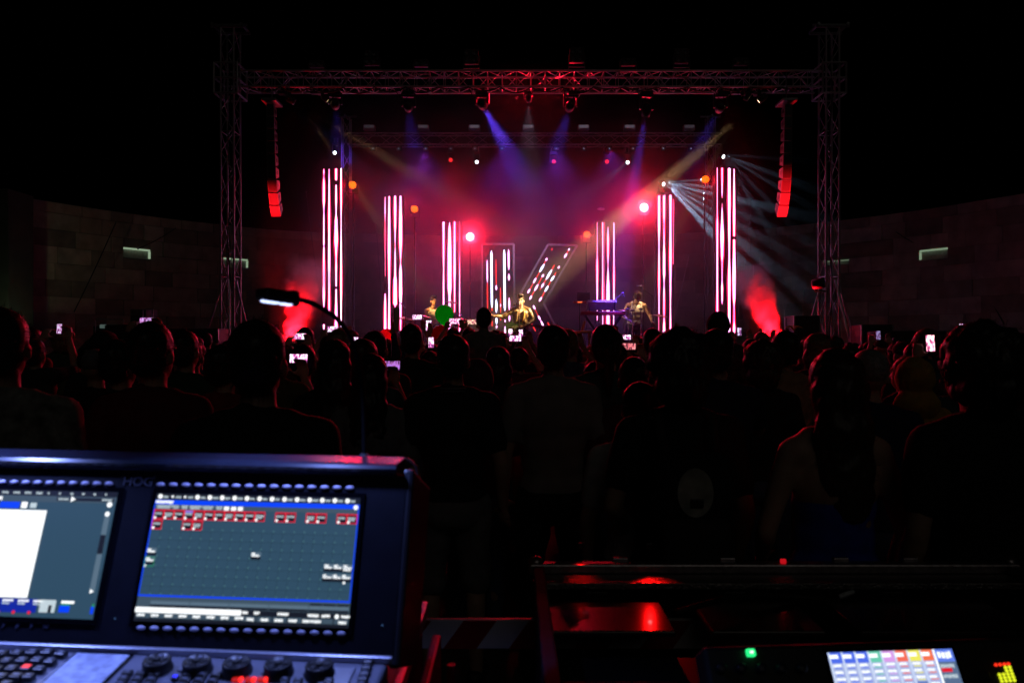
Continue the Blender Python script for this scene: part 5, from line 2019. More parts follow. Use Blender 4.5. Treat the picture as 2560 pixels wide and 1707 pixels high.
# right drum set
M_DK = mat('drum_black', (.02, .02, .024), .3, coat=.5)
drum(dx(1585, 18.9), 18.95, STAGE_Z + .52, .16, .15, 'snare drum in front of the bent musician')
drum(dx(1622, 18.9), 18.95, STAGE_Z + .36, .21, .40, 'black floor tom right of the bent musician', shell=M_DK)
drum(dx(1560, 18.9), 19.05, STAGE_Z + .66, .14, .16, 'violet lit tom left of the bent musician', shell=M_DK)
cymbal_stand(dx(1648, 18.8), 18.8, dz(788, 18.8), .20, 'cymbal right of the black floor tom')
cymbal_stand(dx(1560, 18.6), 18.6, dz(776, 18.6), .16, 'cymbal between the keyboards and the bent musician')
for (px, py0, py1) in ((1570, 772, 835), (1581, 776, 840), (1602, 772, 838)):
    Y = 18.5
    a = at(px, py0, Y)
    e = empty('percussion_stand', (a.x, Y, STAGE_Z), 'chrome percussion stand %s the bent musician' % {1570: 'left in front of', 1581: 'straight in front of', 1602: 'right in front of'}[px], 'stand', 'percussion stands')
    MB().tube((0, 0, .25), (0, 0, a.z - STAGE_Z), .010).build('pole', M_CHROME, e)
    MB().lathe((0, 0, a.z - STAGE_Z - .02), (0, -.2, 1), [(.05, 0), (.052, .03), (.02, .034)], 16).build('pad', M_STEEL, e, True)
    for k in range(3):
        aa = k * 2.094 + .5
        MB().tube((0, 0, .4), (.26 * math.cos(aa), .26 * math.sin(aa), .01), .010).build('leg', M_CHROME, e)
# drum stick in the right hand side
e = empty('drumstick', at(1618, 770, 18.9), 'wooden drumstick in the bent musician\'s hand', 'drumstick')
MB().cap((-.03, 0, .02), (.11, -.05, -.03), .008, .006).build('stick', mat('wood_stick', (.5, .33, .16), .5), e, True)
# overhead lamp above the bent musician
e = empty('overhead_microphone', (dx(1597, 19.2), 19.2, STAGE_Z), 'overhead microphone on a boom above the bent musician', 'microphone stand', 'boom microphones')
zt = dz(715, 19.2) - STAGE_Z
MB().tube((.35, .2, .02), (.35, .2, zt - .2), .010).build('pole', M_BLACK, e)
MB().tube((.38, .2, zt - .24), (0, 0, zt), .008).build('boom', M_BLACK, e)
MB().cap((-.05, 0, zt), (.06, 0, zt + .005), .012, .016).build('microphone', mat('mic_silver', (.6, .75, .75), .3, .5), e, True)
e = empty('overhead_microphone', (dx(1507, 20.4), 20.4, STAGE_Z), 'pale overhead lamp head on a thin pole above the fourth LED column', 'stand', 'boom microphones')
zt = dz(520, 20.4) - STAGE_Z
MB().tube((.05, .3, .02), (.05, .3, zt), .010).build('pole', M_BLACK, e)
MB().ell((-.02, .25, zt + .01), (.10, .06, .035)).build('head', mat('lamp_head_pale', (.6, .68, .66), .4), e, True)
MB().path([(.05, .3, zt - .02), (.10, .28, zt - .06), (.10, .27, zt - .18)], .008, 6).build('cable', M_CABLE, e)

# orange wooden stand
p = at(1457, 830, 17.6)
e = empty('wooden_stand', (p.x, 17.6, STAGE_Z), 'orange wooden stand at the stage edge in front of the keyboards', 'stand')
wm = mat('wood_orange', (.55, .22, .06), .5, var=.25, scale=9)
zz = p.z - STAGE_Z
MB().bbox((0, 0, zz), (.36, .28, .055), .01, Matrix.Rotation(R(-3), 3, 'Y')).build('seat', wm, e)
MB().bbox((.02, .08, zz + .13), (.05, .05, .24), .008, Matrix.Rotation(R(18), 3, 'Y')).build('back_post', wm, e)
for sx_ in (-1, 1):
    for sy_ in (-1, 1):
        MB().tube((sx_ * .14, sy_ * .1, zz - .02), (sx_ * .16, sy_ * .12, 0), .016).build('leg', wm, e)

# amplifiers / wedges on stage, boxes at stage sides
M_CASE = mat('flight_case', (.03, .03, .035), .5, var=.2)


def road_case(x, y, z, w_, d_, h_, label, group='road cases and stage boxes'):
    e = empty('road_case', (x, y, z), label, 'case', group)
    MB().bbox((0, 0, h_ / 2), (w_, d_, h_), .01).build('shell', M_CASE, e)
    for sx_ in (-1, 1):
        for sy_ in (-1, 1):
            MB().box((sx_ * (w_ / 2), sy_ * (d_ / 2), h_ / 2), (.03, .03, h_ * .99)).build('corner_edge', M_ALU, e)
    for sy_ in (-1, 1):
        MB().box((0, sy_ * d_ / 2, h_ * .62), (w_ * .98, .016, .022)).build('trim', M_ALU, e)
    for sx_ in (-.28, .28):
        MB().box((sx_ * w_, -d_ / 2 - .008, h_ * .62), (.09, .014, .08)).build('latch', M_STEEL, e)
    return e


p = at(376, 790, 15.5)
e = empty('loudspeaker_stack', (p.x, 15.5, 0), 'tall dark loudspeaker stack with a pale metal frame at the left', 'loudspeaker')
zt = p.z + .12
MB().bbox((-.12, 0, zt / 2), (.30, .5, zt), .01).build('cabinet', M_CAB, e)
fr = MB()
for x_ in (-.02, .17):
    fr.tube((x_, -.27, zt - .5), (x_, -.27, zt), .012)
fr.tube((-.02, -.27, zt), (.17, -.27, zt), .012)
fr.build('frame', M_ALU, e)
MB().box((-.12, -.254, zt * .5), (.26, .008, zt * .9)).build('grille', M_GRILL, e)
p = at(285, 815, 15.0)
e = empty('equipment_rack', (p.x, 15.0, 0), 'dark equipment rack with a pale lit frame and monitor at the left', 'rack')
MB().bbox((0, .1, p.z / 2), (.62, .5, p.z), .01).build('cabinet', M_CASE, e)
fr = MB()
for x_ in (-.26, .26):
    fr.tube((x_, -.17, p.z - .25), (x_, -.17, p.z + .12), .011)
fr.tube((-.26, -.17, p.z + .12), (.26, -.17, p.z + .12), .011)
fr.build('frame', M_ALU, e)
MB().bbox((0, -.18, p.z - .01), (.34, .03, .07), .006).build('monitor', mat('rack_screen', (.35, .45, .42), .3, emit=(.5, .75, .68), es=.10), e)
road_case(at(320, 0, 14.6).x, 14.8, 0, .7, .6, at(0, 812, 14.8).z, 'road case beside the equipment rack at the left')
road_case(at(500, 0, 15.2).x, 15.2, 0, .9, .6, at(0, 822, 15.2).z, 'low road case with a pale edge beside the left tower')
road_case(at(2020, 0, 15.6).x, 15.9, 0, .5, .5, at(0, 790, 15.9).z, 'pale case standing behind the right tower')
road_case(at(2190, 0, 15.6).x, 15.8, 0, .6, .5, at(0, 812, 15.8).z, 'violet lit case right of the right tower')
road_case(at(2280, 0, 15.0).x, 15.3, 0, 1.3, .6, at(0, 828, 15.3).z, 'long low case right of the right tower')
# followspot on the right outrigger
e = empty('follow_lamp', at(2040, 712, 16.2), 'black lamp clamped to the right tower', 'stage light')
MB().lathe((-.12, -.1, 0), (.8, -.5, .1), [(.06, 0), (.10, .03), (.11, .2), (.10, .24)], 16).build('housing', M_HOUS, e, True)
MB().tube((0, 0, -.12), (.25, .1, -.12), .015).tube((0, 0, -.12), (0, -.05, .02), .015).build('bracket', M_STEEL, e)
# yellow flowers / streamer held up by the right smoke plume
p = at(1985, 815, 11.0)
e = empty('yellow_streamer', p, 'yellow ribbon streamer held up before the right tower', 'streamer')
mb = MB()
for k in range(5):
    a = -1.2 + k * .6
    mb.path([V((0, 0, -.06)), V((.06 * math.sin(a), 0, .0)), V((.11 * math.sin(a), .02, .0 + .02 * math.cos(a * 3))), V((.13 * math.sin(a), 0, -.03))], [.004, .009, .009, .003], 6)
mb.build('ribbon', mat('streamer_yellow', (.60, .42, .02), .5), e, True)
MB().tube((0, 0, -.45), (0, 0, -.05), .006).build('handle', M_BLACK, e)

# rigging wires: guy lines from the towers and black cables hung on the wall
for (a, b, lab) in ((at(290, 556, 20.0), at(185, 780, 19.0), 'thin black guy line slanting down the left wall'), (at(345, 622, 20.5), at(440, 570, 21.5), 'thin black cable on the wall above the left niche'),
                    (at(2370, 545, 20.0), at(2510, 810, 18.6), 'thin black guy line slanting down the right wall'), (at(2240, 580, 21.0), at(2330, 628, 20.3), 'thin black cable on the wall above the right niche'),
                    (at(1722, 640, 21.0), at(1684, 800, 20.4), 'thin chain slanting beside the fifth LED column'), (at(1880, 500, 20.5), at(1845, 790, 19.6), 'thin chain slanting beside the sixth LED column'),
                    (at(940, 560, 21), at(958, 800, 20.4), 'thin chain beside the second LED column'), (at(765, 480, 19.6), at(806, 800, 19.2), 'thin chain slanting beside the first LED column')):
    e = empty('guy_line', a, lab, 'cable', 'guy lines and hanging cables')
    m_ = M_CABLE if 'black' in lab else M_STEEL
    d_ = b - a
    MB().path([d_ * t + V((0, 0, -.04 * math.sin(PI * t))) for t in [i / 8 for i in range(9)]], .012 if 'black' in lab else .008, 6).build('line', m_, e, True)
    MB().ell((0, 0, 0), .02).build('anchor', M_STEEL, e)
# ================================================================== FRONT OF HOUSE: lighting desk, gooseneck lamps, barrier, sound desk
def frame_at(o, u, v):
    """matrix with local x = u, local z = v, local y pointing away behind the face"""
    u = V(u).normalized()
    v = (V(v) - u * V(v).dot(u)).normalized()
    y = v.cross(u)
    m = Matrix((u, y, v)).transposed().to_4x4()
    m.translation = o
    return m


def on_frame(M, px, py, y0=0.):
    """where the view ray of a pixel meets the plane local y = y0 -> local (x, z)"""
    d = V(((px - 1280) / F, 1, (853.5 - py) / F))
    c = V((0, 0, EYE))
    Mi = M.inverted()
    lo, ld = Mi @ c, Mi.to_3x3() @ d
    t = (y0 - lo.y) / ld.y
    q = lo + ld * t
    return q.x, q.z


M_DESK = mat('desk_shell', (.008, .009, .016), .45, spec=.22, var=.15, scale=30)
M_DESKM = mat('desk_matte', (.028, .030, .042), .42, var=.1, scale=30)
M_HOOD = mat('desk_hood', (.022, .026, .045), .27, .15, spec=.6, var=.1, scale=12)
M_DECK = mat('desk_deck_metal', (.26, .27, .34), .36, .35, var=.1, scale=18)
M_LIP = mat('desk_lip', (.45, .46, .55), .35, .5)
M_KEY = mat('desk_key', (.018, .018, .022), .35, var=.2)
M_KEYTOP = mat('desk_keytop', (.20, .21, .27), .4)
M_BTN = mat('soft_button', (.62, .60, .80), .35, var=.1)


class Screen:
    """flat picture on a glowing display: coloured rectangles on a local x-z plane, one mesh"""

    def __init__(s, x0, x1, z0, z1, y):
        s.r = (x0, x1, z0, z1)
        s.y = y
        s.mb = MB()
        s.mats = []
        s.lay = 0

    def mi(s, m):
        if m not in s.mats:
            s.mats.append(m)
        s.mb.mi = s.mats.index(m)

    def rect(s, a, b, w_, h_, m, lay=1, skew=0.):
        """a,b: top left corner in 0..1 from the left / the top"""
        x0, x1, z0, z1 = s.r
        s.mi(m)
        y = s.y - .0004 * lay
        X0, X1 = x0 + (x1 - x0) * a, x0 + (x1 - x0) * (a + w_)
        Z1, Z0 = z1 - (z1 - z0) * b, z1 - (z1 - z0) * (b + h_)
        s.mb.quad((X0, y, Z0), (X1, y, Z0), (X1, y, Z1), (X0, y, Z1))

    def disc(s, a, b, r, m, lay=2, n=10, sq=1.):
        x0, x1, z0, z1 = s.r
        s.mi(m)
        y = s.y - .0004 * lay
        cx, cz = x0 + (x1 - x0) * a, z1 - (z1 - z0) * b
        R_ = r * (x1 - x0)
        vs = [(cx + R_ * math.cos(2 * PI * k / n), y, cz + R_ * sq * math.sin(2 * PI * k / n)) for k in range(n)]
        s.mb.add(vs, [tuple(range(n))])

    def frame(s, a, b, w_, h_, t, m, lay=2):
        asp = (s.r[1] - s.r[0]) / (s.r[3] - s.r[2])
        s.rect(a, b, w_, t * asp, m, lay)
        s.rect(a, b + h_ - t * asp, w_, t * asp, m, lay)
        s.rect(a, b + t * asp, t, h_ - 2 * t * asp, m, lay)
        s.rect(a + w_ - t, b + t * asp, t, h_ - 2 * t * asp, m, lay)

    def words(s, a, b, w_, h_, m, seed, lay=3):
        """a run of blurred letter-like ticks"""
        r_ = random.Random(seed)
        x = a
        while x < a + w_:
            g = r_.uniform(.25, .6) * h_ * .62
            s.rect(x, b + r_.uniform(0, .12) * h_, g * .8, h_ * r_.uniform(.75, 1), m, lay)
            x += g

    def build(s, name, parent):
        return s.mb.build(name, s.mats, parent)


def sg(n, c, k):
    return glow('screen_' + n, c, k)


S_BG = sg('teal', (.028, .072, .118), 1.0)
S_BG2 = sg('slate', (.05, .085, .12), 1.0)
S_DK = sg('dark', (.008, .010, .016), 1.0)
S_GR = sg('grey', (.10, .16, .22), 1.0)
S_WH = sg('white', (.95, .98, 1.0), 1.25)
S_PALE = sg('pale', (.55, .66, .72), 1.0)
S_BL = sg('blue', (.0, .055, 1.0), 1.0)
S_DB = sg('deepblue', (.005, .02, .35), 1.0)
S_RD = sg('red', (.80, .012, .03), 1.0)
S_PK = sg('darkred', (.22, .012, .03), 1.0)
S_GN = sg('green', (.02, .28, .12), 1.0)
S_VI = sg('violet', (.25, .20, .75), 1.0)
S_DOT = sg('dot', (.06, .16, .19), 1.0)
S_LINE = sg('line', (.014, .034, .052), 1.0)

# ---- the desk's upright screen panel
a_ = R(3.7)
roll = R(.65)
u_ = V((math.cos(a_) * math.cos(roll), -math.sin(a_) * math.cos(roll), -math.sin(roll)))
w_h = V((math.sin(a_), math.cos(a_), 0))
v_ = w_h * math.sin(R(20)) + V((0, 0, 1)) * math.cos(R(20))
O1 = at(630, 1400, 1.28)
M1 = frame_at(O1, u_, v_)
desk = empty('lighting_desk', O1, 'lighting control desk with two bright screens in the near left corner', 'control desk')
desk.matrix_world = M1


def s1(px, py, y0=0.):
    return on_frame(M1, px, py, y0)


xl = s1(-300, 1400)[0]
xr = s1(1013, 1400)[0]
zt = s1(630, 1177)[1]
zb = s1(630, 1640)[1]
MB().bbox(((xl + xr) / 2, .035, (zt + zb) / 2), (xr - xl, .07, zt - zb), .006).build('screen_panel', M_DESK, desk)
# hood over the screens
zh = s1(630, 1177)[1]
xh = s1(995, 1165)[0]
mb = MB()
prof = [(-.012, .002), (-.017, .005), (-.015, .011), (-.004, .017), (.055, .040), (.055, .0), (.0, -.004)]
pts = [V((xl, y, zh + z)) for y, z in prof]
mb.prism(pts, V((xh - xl, 0, 0)))
mb.build('hood', M_HOOD, desk)
MB().bbox((xr - .006, .09, (zt + zb) / 2), (.018, .18, zt - zb + .02), .006).build('side_cheek', M_DESKM, desk)

# screens
def corner(px, py):
    return s1(px, py)


tl, tr, br, bl = corner(389, 1233), corner(896, 1245), corner(878, 1570), corner(343.5, 1551.5)
X0, X1 = (tl[0] + bl[0]) / 2, (tr[0] + br[0]) / 2
Z1, Z0 = (tl[1] + tr[1]) / 2, (bl[1] + br[1]) / 2
glass = mat('screen_glass', (.004, .004, .006), .12, var=0)
for (sx0, sx1, nm) in ((X0, X1, 'r'), (X0 - (s1(389, 1235)[0] - s1(292, 1232)[0]) - (X1 - X0), X0 - (s1(389, 1235)[0] - s1(292, 1232)[0]), 'l')):
    disp = MB().box(((sx0 + sx1) / 2, -.001, (Z0 + Z1) / 2), (sx1 - sx0 + .014, .004, Z1 - Z0 + .016)).build('display', glass, desk)
    S = Screen(sx0, sx1, Z0, Z1, -.0036)
    S.rect(0, 0, 1, 1, S_BG, 0)
    if nm == 'r':
        S.rect(0, 0, 1, .050, S_DK)
        for k in range(16):
            a = .022 + k * .0612
            S.disc(a, .026, .0115 if k not in (1, 2) else .006, S_WH, 3, 8)
            if k not in (1, 2, 8):
                S.rect(a - .009, .014, .018, .026, S_WH, 3)
            S.words(a + .015, .020, .022, .018, S_PALE, k, 2)
        S.rect(0, .054, 1, .036, S_BL)
        S.words(.004, .058, .085, .026, S_WH, 77)
        S.disc(.983, .078, .011, S_WH, 3)
        S.rect(.008, .092, .984, .036, S_BG2)
        for k, (a, w_) in enumerate(((.012, .075), (.09, .03), (.135, .03), (.175, .06), (.24, .05), (.305, .03))):
            S.words(a, .096, w_, .014, S_PALE, 30 + k)
            S.words(a + .004, .112, w_ * .8, .012, S_PALE, 60 + k)
        for a in (.345, .38, .413):
            S.rect(a, .097, .024, .030, S_WH, 3)
        # grid
        for k in range(1, 20):
            S.rect(k * .0496, .30, .0016, .50, S_LINE)
        for k in range(7):
            S.rect(.006, .30 + k * .072, .988, .0022, S_LINE)
        for k in range(1, 20):
            for j in range(8):
                S.disc(k * .0496 + .006, .285 + j * .072, .0042, S_DOT, 2, 6)
        cells = [(k, 0) for k in range(11)] + [(12, 0), (13, 0), (15, 0), (16, 0), (18, 0), (18.97, 0)] + [(0, 1), (3, 1), (4, 1)]
        for k, (c, r_) in enumerate(cells):
            a, b = .004 + c * .0496, .132 + r_ * .082
            S.rect(a, b, .0496, .078, S_DK, 1)
            S.rect(a, b, .0496, .018, S_PK, 2)
            S.frame(a, b, .0496, .078, .0042, S_RD, 3)
            if c == 3 and r_ == 0:
                S.rect(a + .005, b + .004, .038, .02, S_VI, 4)
            S.words(a + .006, b + .026, .034, .015, S_PALE, 100 + k, 4)
            if k % 3 == 1:
                S.words(a + .010, b + .043, .026, .013, S_PALE, 140 + k, 4)
            S.disc(a + .010, b + .066, .0062, S_WH, 4, 8, 1.1)
        for (a, b, n) in ((.004, .445, 2), (.508, .455, 2), (.004, .515, 2), (.860, .530, 2), (.905, .530, 2), (.950, .530, 3), (.858, .605, 2), (.905, .605, 2), (.948, .605, 2)):
            S.rect(a, b - .004, .047, .058, S_GR, 2)
            S.rect(a, b + .030, .047, .024, S_DK, 3)
            for j in range(n):
                S.words(a + .003, b + j * .016, .036 if j else .016, .015, S_WH, int(a * 999) + j, 4)
        S.frame(.002, .510, .047, .075, .003, S_GN, 5)
        S.disc(.008, .580, .006, S_WH, 4)
        S.disc(.962, .665, .006, S_WH, 4)
        S.rect(0, .09, .005, .715, S_BL, 4)
        S.rect(.995, .09, .005, .715, S_BL, 4)
        S.rect(0, .800, 1, .013, S_BL, 4)
        S.rect(0, .815, 1, .185, S_BG2, 1)
        for k in range(5):
            S.rect(.065 + k * .187, .845, .183, .036, S_GR, 2)
            S.rect(.065 + k * .187, .872, .183, .018, S_DK, 3)
        for k in range(3):
            S.rect(.815 + k * .062, .828, .058, .014, S_DK, 3)
        S.rect(.0, .894, 1, .106, S_DK, 2)
        S.rect(.0, .894, .50, .040, S_WH, 4)
        for k, (a, b, w_) in enumerate([(.012 + q * .066, .942, .034) for q in range(8)] + [(.505, .900, .02), (.56, .900, .022), (.67, .902, .05), (.81, .904, .05), (.875, .905, .035), (.965, .906, .035)] + [(.53 + q * .065, .948, .032) for q in range(5)] + [(.825, .948, .045), (.955, .95, .035)]):
            S.words(a, b, w_, .022, S_WH, 200 + k, 4)
        S.disc(.945, .918, .010, S_WH, 4)
        for k in range(14):
            S.rect(.008 + k * .0712, .935, .066, .040, S_BG2, 3)
    else:
        S.rect(0, 0, 1, .045, S_DK)
        for k in range(12):
            S.words(.30 + k * .058, .014, .030 if k < 6 else .010, .018, S_PALE, 300 + k, 2)
        S.rect(0, .045, 1, .05, S_BG2)
        S.words(.30, .056, .12, .034, S_WH, 320)
        S.rect(.70, .055, .29, .026, S_DK, 2)
        S.words(.71, .060, .05, .016, S_PALE, 321)
        x0_, x1_, z0_, z1_ = S.r
        S.mi(S_WH)
        yy = S.y - .002
        X_, Z_ = x0_ + (x1_ - x0_) * .775, z1_ - (z1_ - z0_) * .068
        S.mb.add([(X_, yy, Z_ - .0045), (X_ + .008, yy, Z_), (X_, yy, Z_ + .0045)], [(0, 1, 2)])
        S.words(.93, .060, .05, .016, S_PALE, 322)
        S.rect(.42, .10, .10, .052, S_BL, 2)
        S.rect(.53, .10, .030, .05, S_WH, 3)
        S.rect(.575, .105, .032, .042, S_PALE, 3)
        S.rect(0, .165, .665, .69, S_WH, 3)
        for k in range(20):
            S.rect(.02, .19 + k * .033, .63, .0016, S_PALE, 4)
        S.disc(.972, .105, .013, S_WH, 3)
        S.disc(.970, .182, .012, S_WH, 3)
        S.rect(.958, .20, .026, .60, S_GR, 2)
        S.rect(.958, .35, .026, .15, S_DK, 3)
        S.disc(.968, .790, .012, S_WH, 4, 3)
        S.rect(0, .862, .72, .105, S_DB, 2)
        for k in range(9):
            S.words(.10 + k * .075, .868, .05, .018, S_WH, 340 + k, 3)
            S.words(.10 + k * .075, .892, .035, .016, S_PALE, 350 + k, 3)
            S.disc(.09 + k * .075, .965, .008, S_RD, 4)
        S.rect(.735, .865, .075, .095, S_PALE, 3)
        S.rect(.778, .905, .016, .055, S_DK, 4)
        S.rect(.835, .868, .062, .020, S_WH, 3)
        S.rect(.835, .890, .045, .014, S_GN, 3)
        S.rect(.830, .905, .05, .05, S_BL, 3)
        S.rect(.985, .885, .012, .02, S_GN, 3)
        S.rect(.982, .905, .014, .055, S_BL, 3)
    S.build('picture', disp)

# soft buttons
def buttons(p0, p1, n):
    for k in range(n):
        t = k / (n - 1)
        x, z = s1(p0[0] + (p1[0] - p0[0]) * t, p0[1] + (p1[1] - p0[1]) * t)
        o = link('soft_button', BTN, desk)
        o.location = (x, -.001, z)


BTN = MB().ell((0, -.001, 0), (.0074, .0026, .0036), None, 14, 8).mesh('soft_button', True)
BTN.materials.append(M_BTN)
buttons((-170, 1201), (274, 1209), 16)
buttons((403, 1211), (875, 1219.5), 16)
buttons((354, 1568), (854, 1582.5), 16)


def text(name, body, size, M, x, z, y, m, parent, shear=0.):
    cu = bpy.data.curves.new(name, 'FONT')
    cu.body = body
    cu.size = size
    cu.shear = shear
    cu.extrude = .0004
    cu.align_x = 'LEFT'
    to = bpy.data.objects.new(name, cu)
    WORK.collection.objects.link(to)
    with bpy.context.temp_override(scene=WORK, view_layer=WORK.view_layers[0]):
        dg = bpy.context.evaluated_depsgraph_get()
        me = bpy.data.meshes.new_from_object(to.evaluated_get(dg))
    bpy.data.objects.remove(to)
    me.materials.clear()
    me.materials.append(m)
    o = link(name, me, parent)
    o.location = (x, y, z)
    o.rotation_euler = (R(90), 0, 0)
    return o


M_PRINT = mat('desk_print', (.06, .064, .10), .6)
x, z = s1(306, 1213)
tx = text('lettering', 'HOG', .0205, M1, x, z, -.0015, M_PRINT, desk)
tx.scale.x = 1.12
x, z = s1(381, 1198)
text('lettering', '4', .011, M1, x, z, -.0015, M_PRINT, desk)
M_PRINT2 = mat('desk_print_blue', (.10, .11, .19), .45)
for ch, px in (('7', 2), ('8', 38), ('9', 73), ('10', 106)):
    x, z = s1(px, 1569)
    text('lettering', ch, .0095, M1, x, z, -.0015, M_PRINT2, desk, .25)
x, z = s1(288, 1545)
MB().ell((x, -.001, z), .0012).build('status_lamp', glow('desk_led_blue', (.1, .25, .6), .4, False), desk)
x, z = s1(956, 1562)
MB().ell((x, -.001, z), .0012).build('status_lamp', glow('desk_led_blue', (.1, .25, .6), .4, False), desk)

# ---- the desk's control deck
O2 = at(630, 1628, 1.28 - .0)
# put the hinge on the foot of the screen panel
hx, hz2 = s1(630, 1627)
O2 = M1 @ V((hx, -.004, zb))
yd = w_h * math.cos(R(8)) + V((0, 0, 1)) * math.sin(R(8))
yd = (yd - u_ * yd.dot(u_)).normalized()
nd = u_.cross(yd).normalized()
M2 = Matrix((u_, yd, nd)).transposed().to_4x4()
M2.translation = O2
M2r = M1.inverted() @ M2


def s2(px, py, h=0.):
    d = V(((px - 1280) / F, 1, (853.5 - py) / F))
    c = V((0, 0, EYE))
    Mi = M2.inverted()
    lo, ld = Mi @ c, Mi.to_3x3() @ d
    t = (h - lo.z) / ld.z
    q = lo + ld * t
    return q.x, q.y


deck = link('control_deck', None, desk)
deck_mb = MB()
dxr = s2(972, 1650)[0]
dxl = s2(-300, 1640)[0]
deck_mb.bbox(((dxl + dxr) / 2, -.20, -.02), (dxr - dxl, .40, .04), .006)
bpy.data.objects.remove(deck)
deck = deck_mb.build('control_deck', M_DECK, desk)
deck.matrix_local = M2r
MB().bbox(((dxl + dxr) / 2 + .002, -.003, .004), (dxr - dxl + .01, .008, .012), .002).build('rear_lip', M_LIP, deck)


def key(px, py, wx=.016, wy=.013, h=.009, m=None, lamp=None):
    x, y = s2(px, py, h)
    o = MB().bbox((x, y, h / 2), (wx, wy, h), .002).build('key', m or M_KEY, deck)
    if lamp:
        MB().box((x, y, h + .0004), (wx * .6, wy * .55, .0008)).build('key_lamp', lamp, deck)
    else:
        MB().box((x, y, h + .0003), (wx * .45, wy * .35, .0006)).build('key_legend', M_KEYTOP, deck)


# encoder wheels
for px, py in ((392, 1646), (492, 1649), (591, 1652), (695, 1655), (798, 1658)):
    x, y = s2(px, py, .018)
    o = MB().lathe((x, y, 0), (0, 0, 1), [(.0225, 0), (.0225, .004), (.0205, .005), (.0205, .015), (.019, .018), (.017, .018), (.016, .0165)], 32).build('encoder_wheel', M_KEY, deck, True)
    for k in range(5):
        a = k * 2 * PI / 5 + .3
        MB().ell((x + .0115 * math.cos(a), y + .0115 * math.sin(a), .0172), (.0042, .0042, .0014), None, 10, 6).build('finger_dimple', M_KEYTOP if k == 1 else M_RUBBER, o)
    MB().lathe((x, y, .0168), (0, 0, 1), [(.006, 0), (.005, .003)], 16).build('hub', M_RUBBER, o)
L_R = glow('key_lamp_red', (1, .03, .02), 1.6, False)
L_B = glow('key_lamp_blue', (.02, .02, 1), 2.2, False)
# key fields left of the small display
for r_ in range(5):
    for c_ in range(4):
        px = 118 - r_ * 26 - c_ * 38
        py = 1624 + r_ * 20 + c_ * 1.0
        if px > -60:
            key(px, py, .017, .014, .010, None, L_R if (r_, c_) == (2, 0) else None)
for r_ in range(4):
    key(152 - r_ * 27, 1628 + r_ * 19)
# small touch display
q = [s2(195, 1636), s2(323, 1640), s2(258, 1712), s2(112, 1707)]
xa, xb = (q[0][0] + q[3][0]) / 2, (q[1][0] + q[2][0]) / 2
ya = q[0][1]
mb = MB()
mb.bbox(((xa + xb) / 2, ya - .06, .001), (xb - xa + .008, .128, .004), .001).build('touch_display', glass, deck)
S_TP = mat('touch_glass', (.50, .56, .85), .30, var=.35, scale=70)
MB().box(((xa + xb) / 2, ya - .06, .0036), (xb - xa, .118, .0008)).build('touch_surface', S_TP, deck)
for r_ in range(3):
    for c_ in range(3):
        key(318 + c_ * 34 - r_ * 9, 1676 + r_ * 14 + c_ * 1.5, .015, .011, .008)
        key(470 + c_ * 34 - r_ * 8, 1680 + r_ * 14 + c_ * 1.5, .015, .011, .008)
key(438, 1689, .010, .010, .007, None, L_B)
for px in (586, 594, 602, 618, 626, 634, 648, 657, 665):
    x, y = s2(px, 1697, .003)
    MB().box((x, y, .003), (.0052, .0075, .004)).build('red_digit', glow('digit_red', (1, .02, .01), 1.5 if px in (602, 634, 665) else .35, False) if False else glow('digit_red_%d' % (1 if px in (602, 634, 665) else 0), (1, .02, .01), 2.0 if px in (602, 634, 665) else .5, False), deck)
for px, py in ((455, 1672), (560, 1677), (664, 1680), (768, 1683)):
    x, y = s2(px, py, .002)
    MB().ell((x, y, .001), (.007, .005, .003), None, 12, 6).build('small_button', M_KEYTOP, deck, True)
for px, py in ((712, 1694), (745, 1695), (708, 1706), (742, 1707), (822, 1696), (820, 1708)):
    key(px, py, .013, .011, .009)
for k in range(6):
    key(921 - k * 4.5, 1648 + k * 14, .015, .012, .007)
MB().bbox((s2(842, 1690)[0], s2(842, 1690)[1] - .01, .0015), (.045, .06, .003), .001).build('wrist_plate', mat('plate_pale', (.42, .43, .50), .3, .2), deck)

# ---- road case under the desk with aluminium rails
ec = empty('desk_case', (-.85, 1.25, 0), 'road case tray carrying the lighting desk, red light on its rail', 'case')
MB().bbox((0, -.05, .57), (1.31, 1.1, 1.14), .01).build('shell', M_CASE, ec)
MB().bbox((.658, -.05, 1.165), (.016, 1.12, .03), .004).build('rail', M_ALU, ec)
MB().bbox((0, .51, 1.158), (1.32, .016, .03), .004).build('rail', M_ALU, ec)
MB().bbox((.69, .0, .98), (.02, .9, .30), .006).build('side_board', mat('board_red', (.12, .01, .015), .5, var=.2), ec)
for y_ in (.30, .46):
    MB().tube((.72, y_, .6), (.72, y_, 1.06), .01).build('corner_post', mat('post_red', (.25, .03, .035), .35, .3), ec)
MB().bbox((-.0, .12, 1.19), (.9, .4, .1), .01).build('support_block', M_CASE, ec)

# cable loop behind the hood's right end
cb = empty('cable_loop', at(1000, 1150, 1.5), 'thin cable loop curling off the hood of the lighting desk', 'cable')
o_ = at(1000, 1150, 1.5)
MB().path([at(998, 1146, 1.5) - o_, at(1012, 1146, 1.5) - o_, at(1028, 1153, 1.5) - o_, at(1040, 1166, 1.5) - o_, at(1046, 1200, 1.5) - o_, at(1046, 1420, 1.52) - o_], .003, 6).build('cable', mat('cable_gloss', (.05, .03, .03), .3), cb, True)


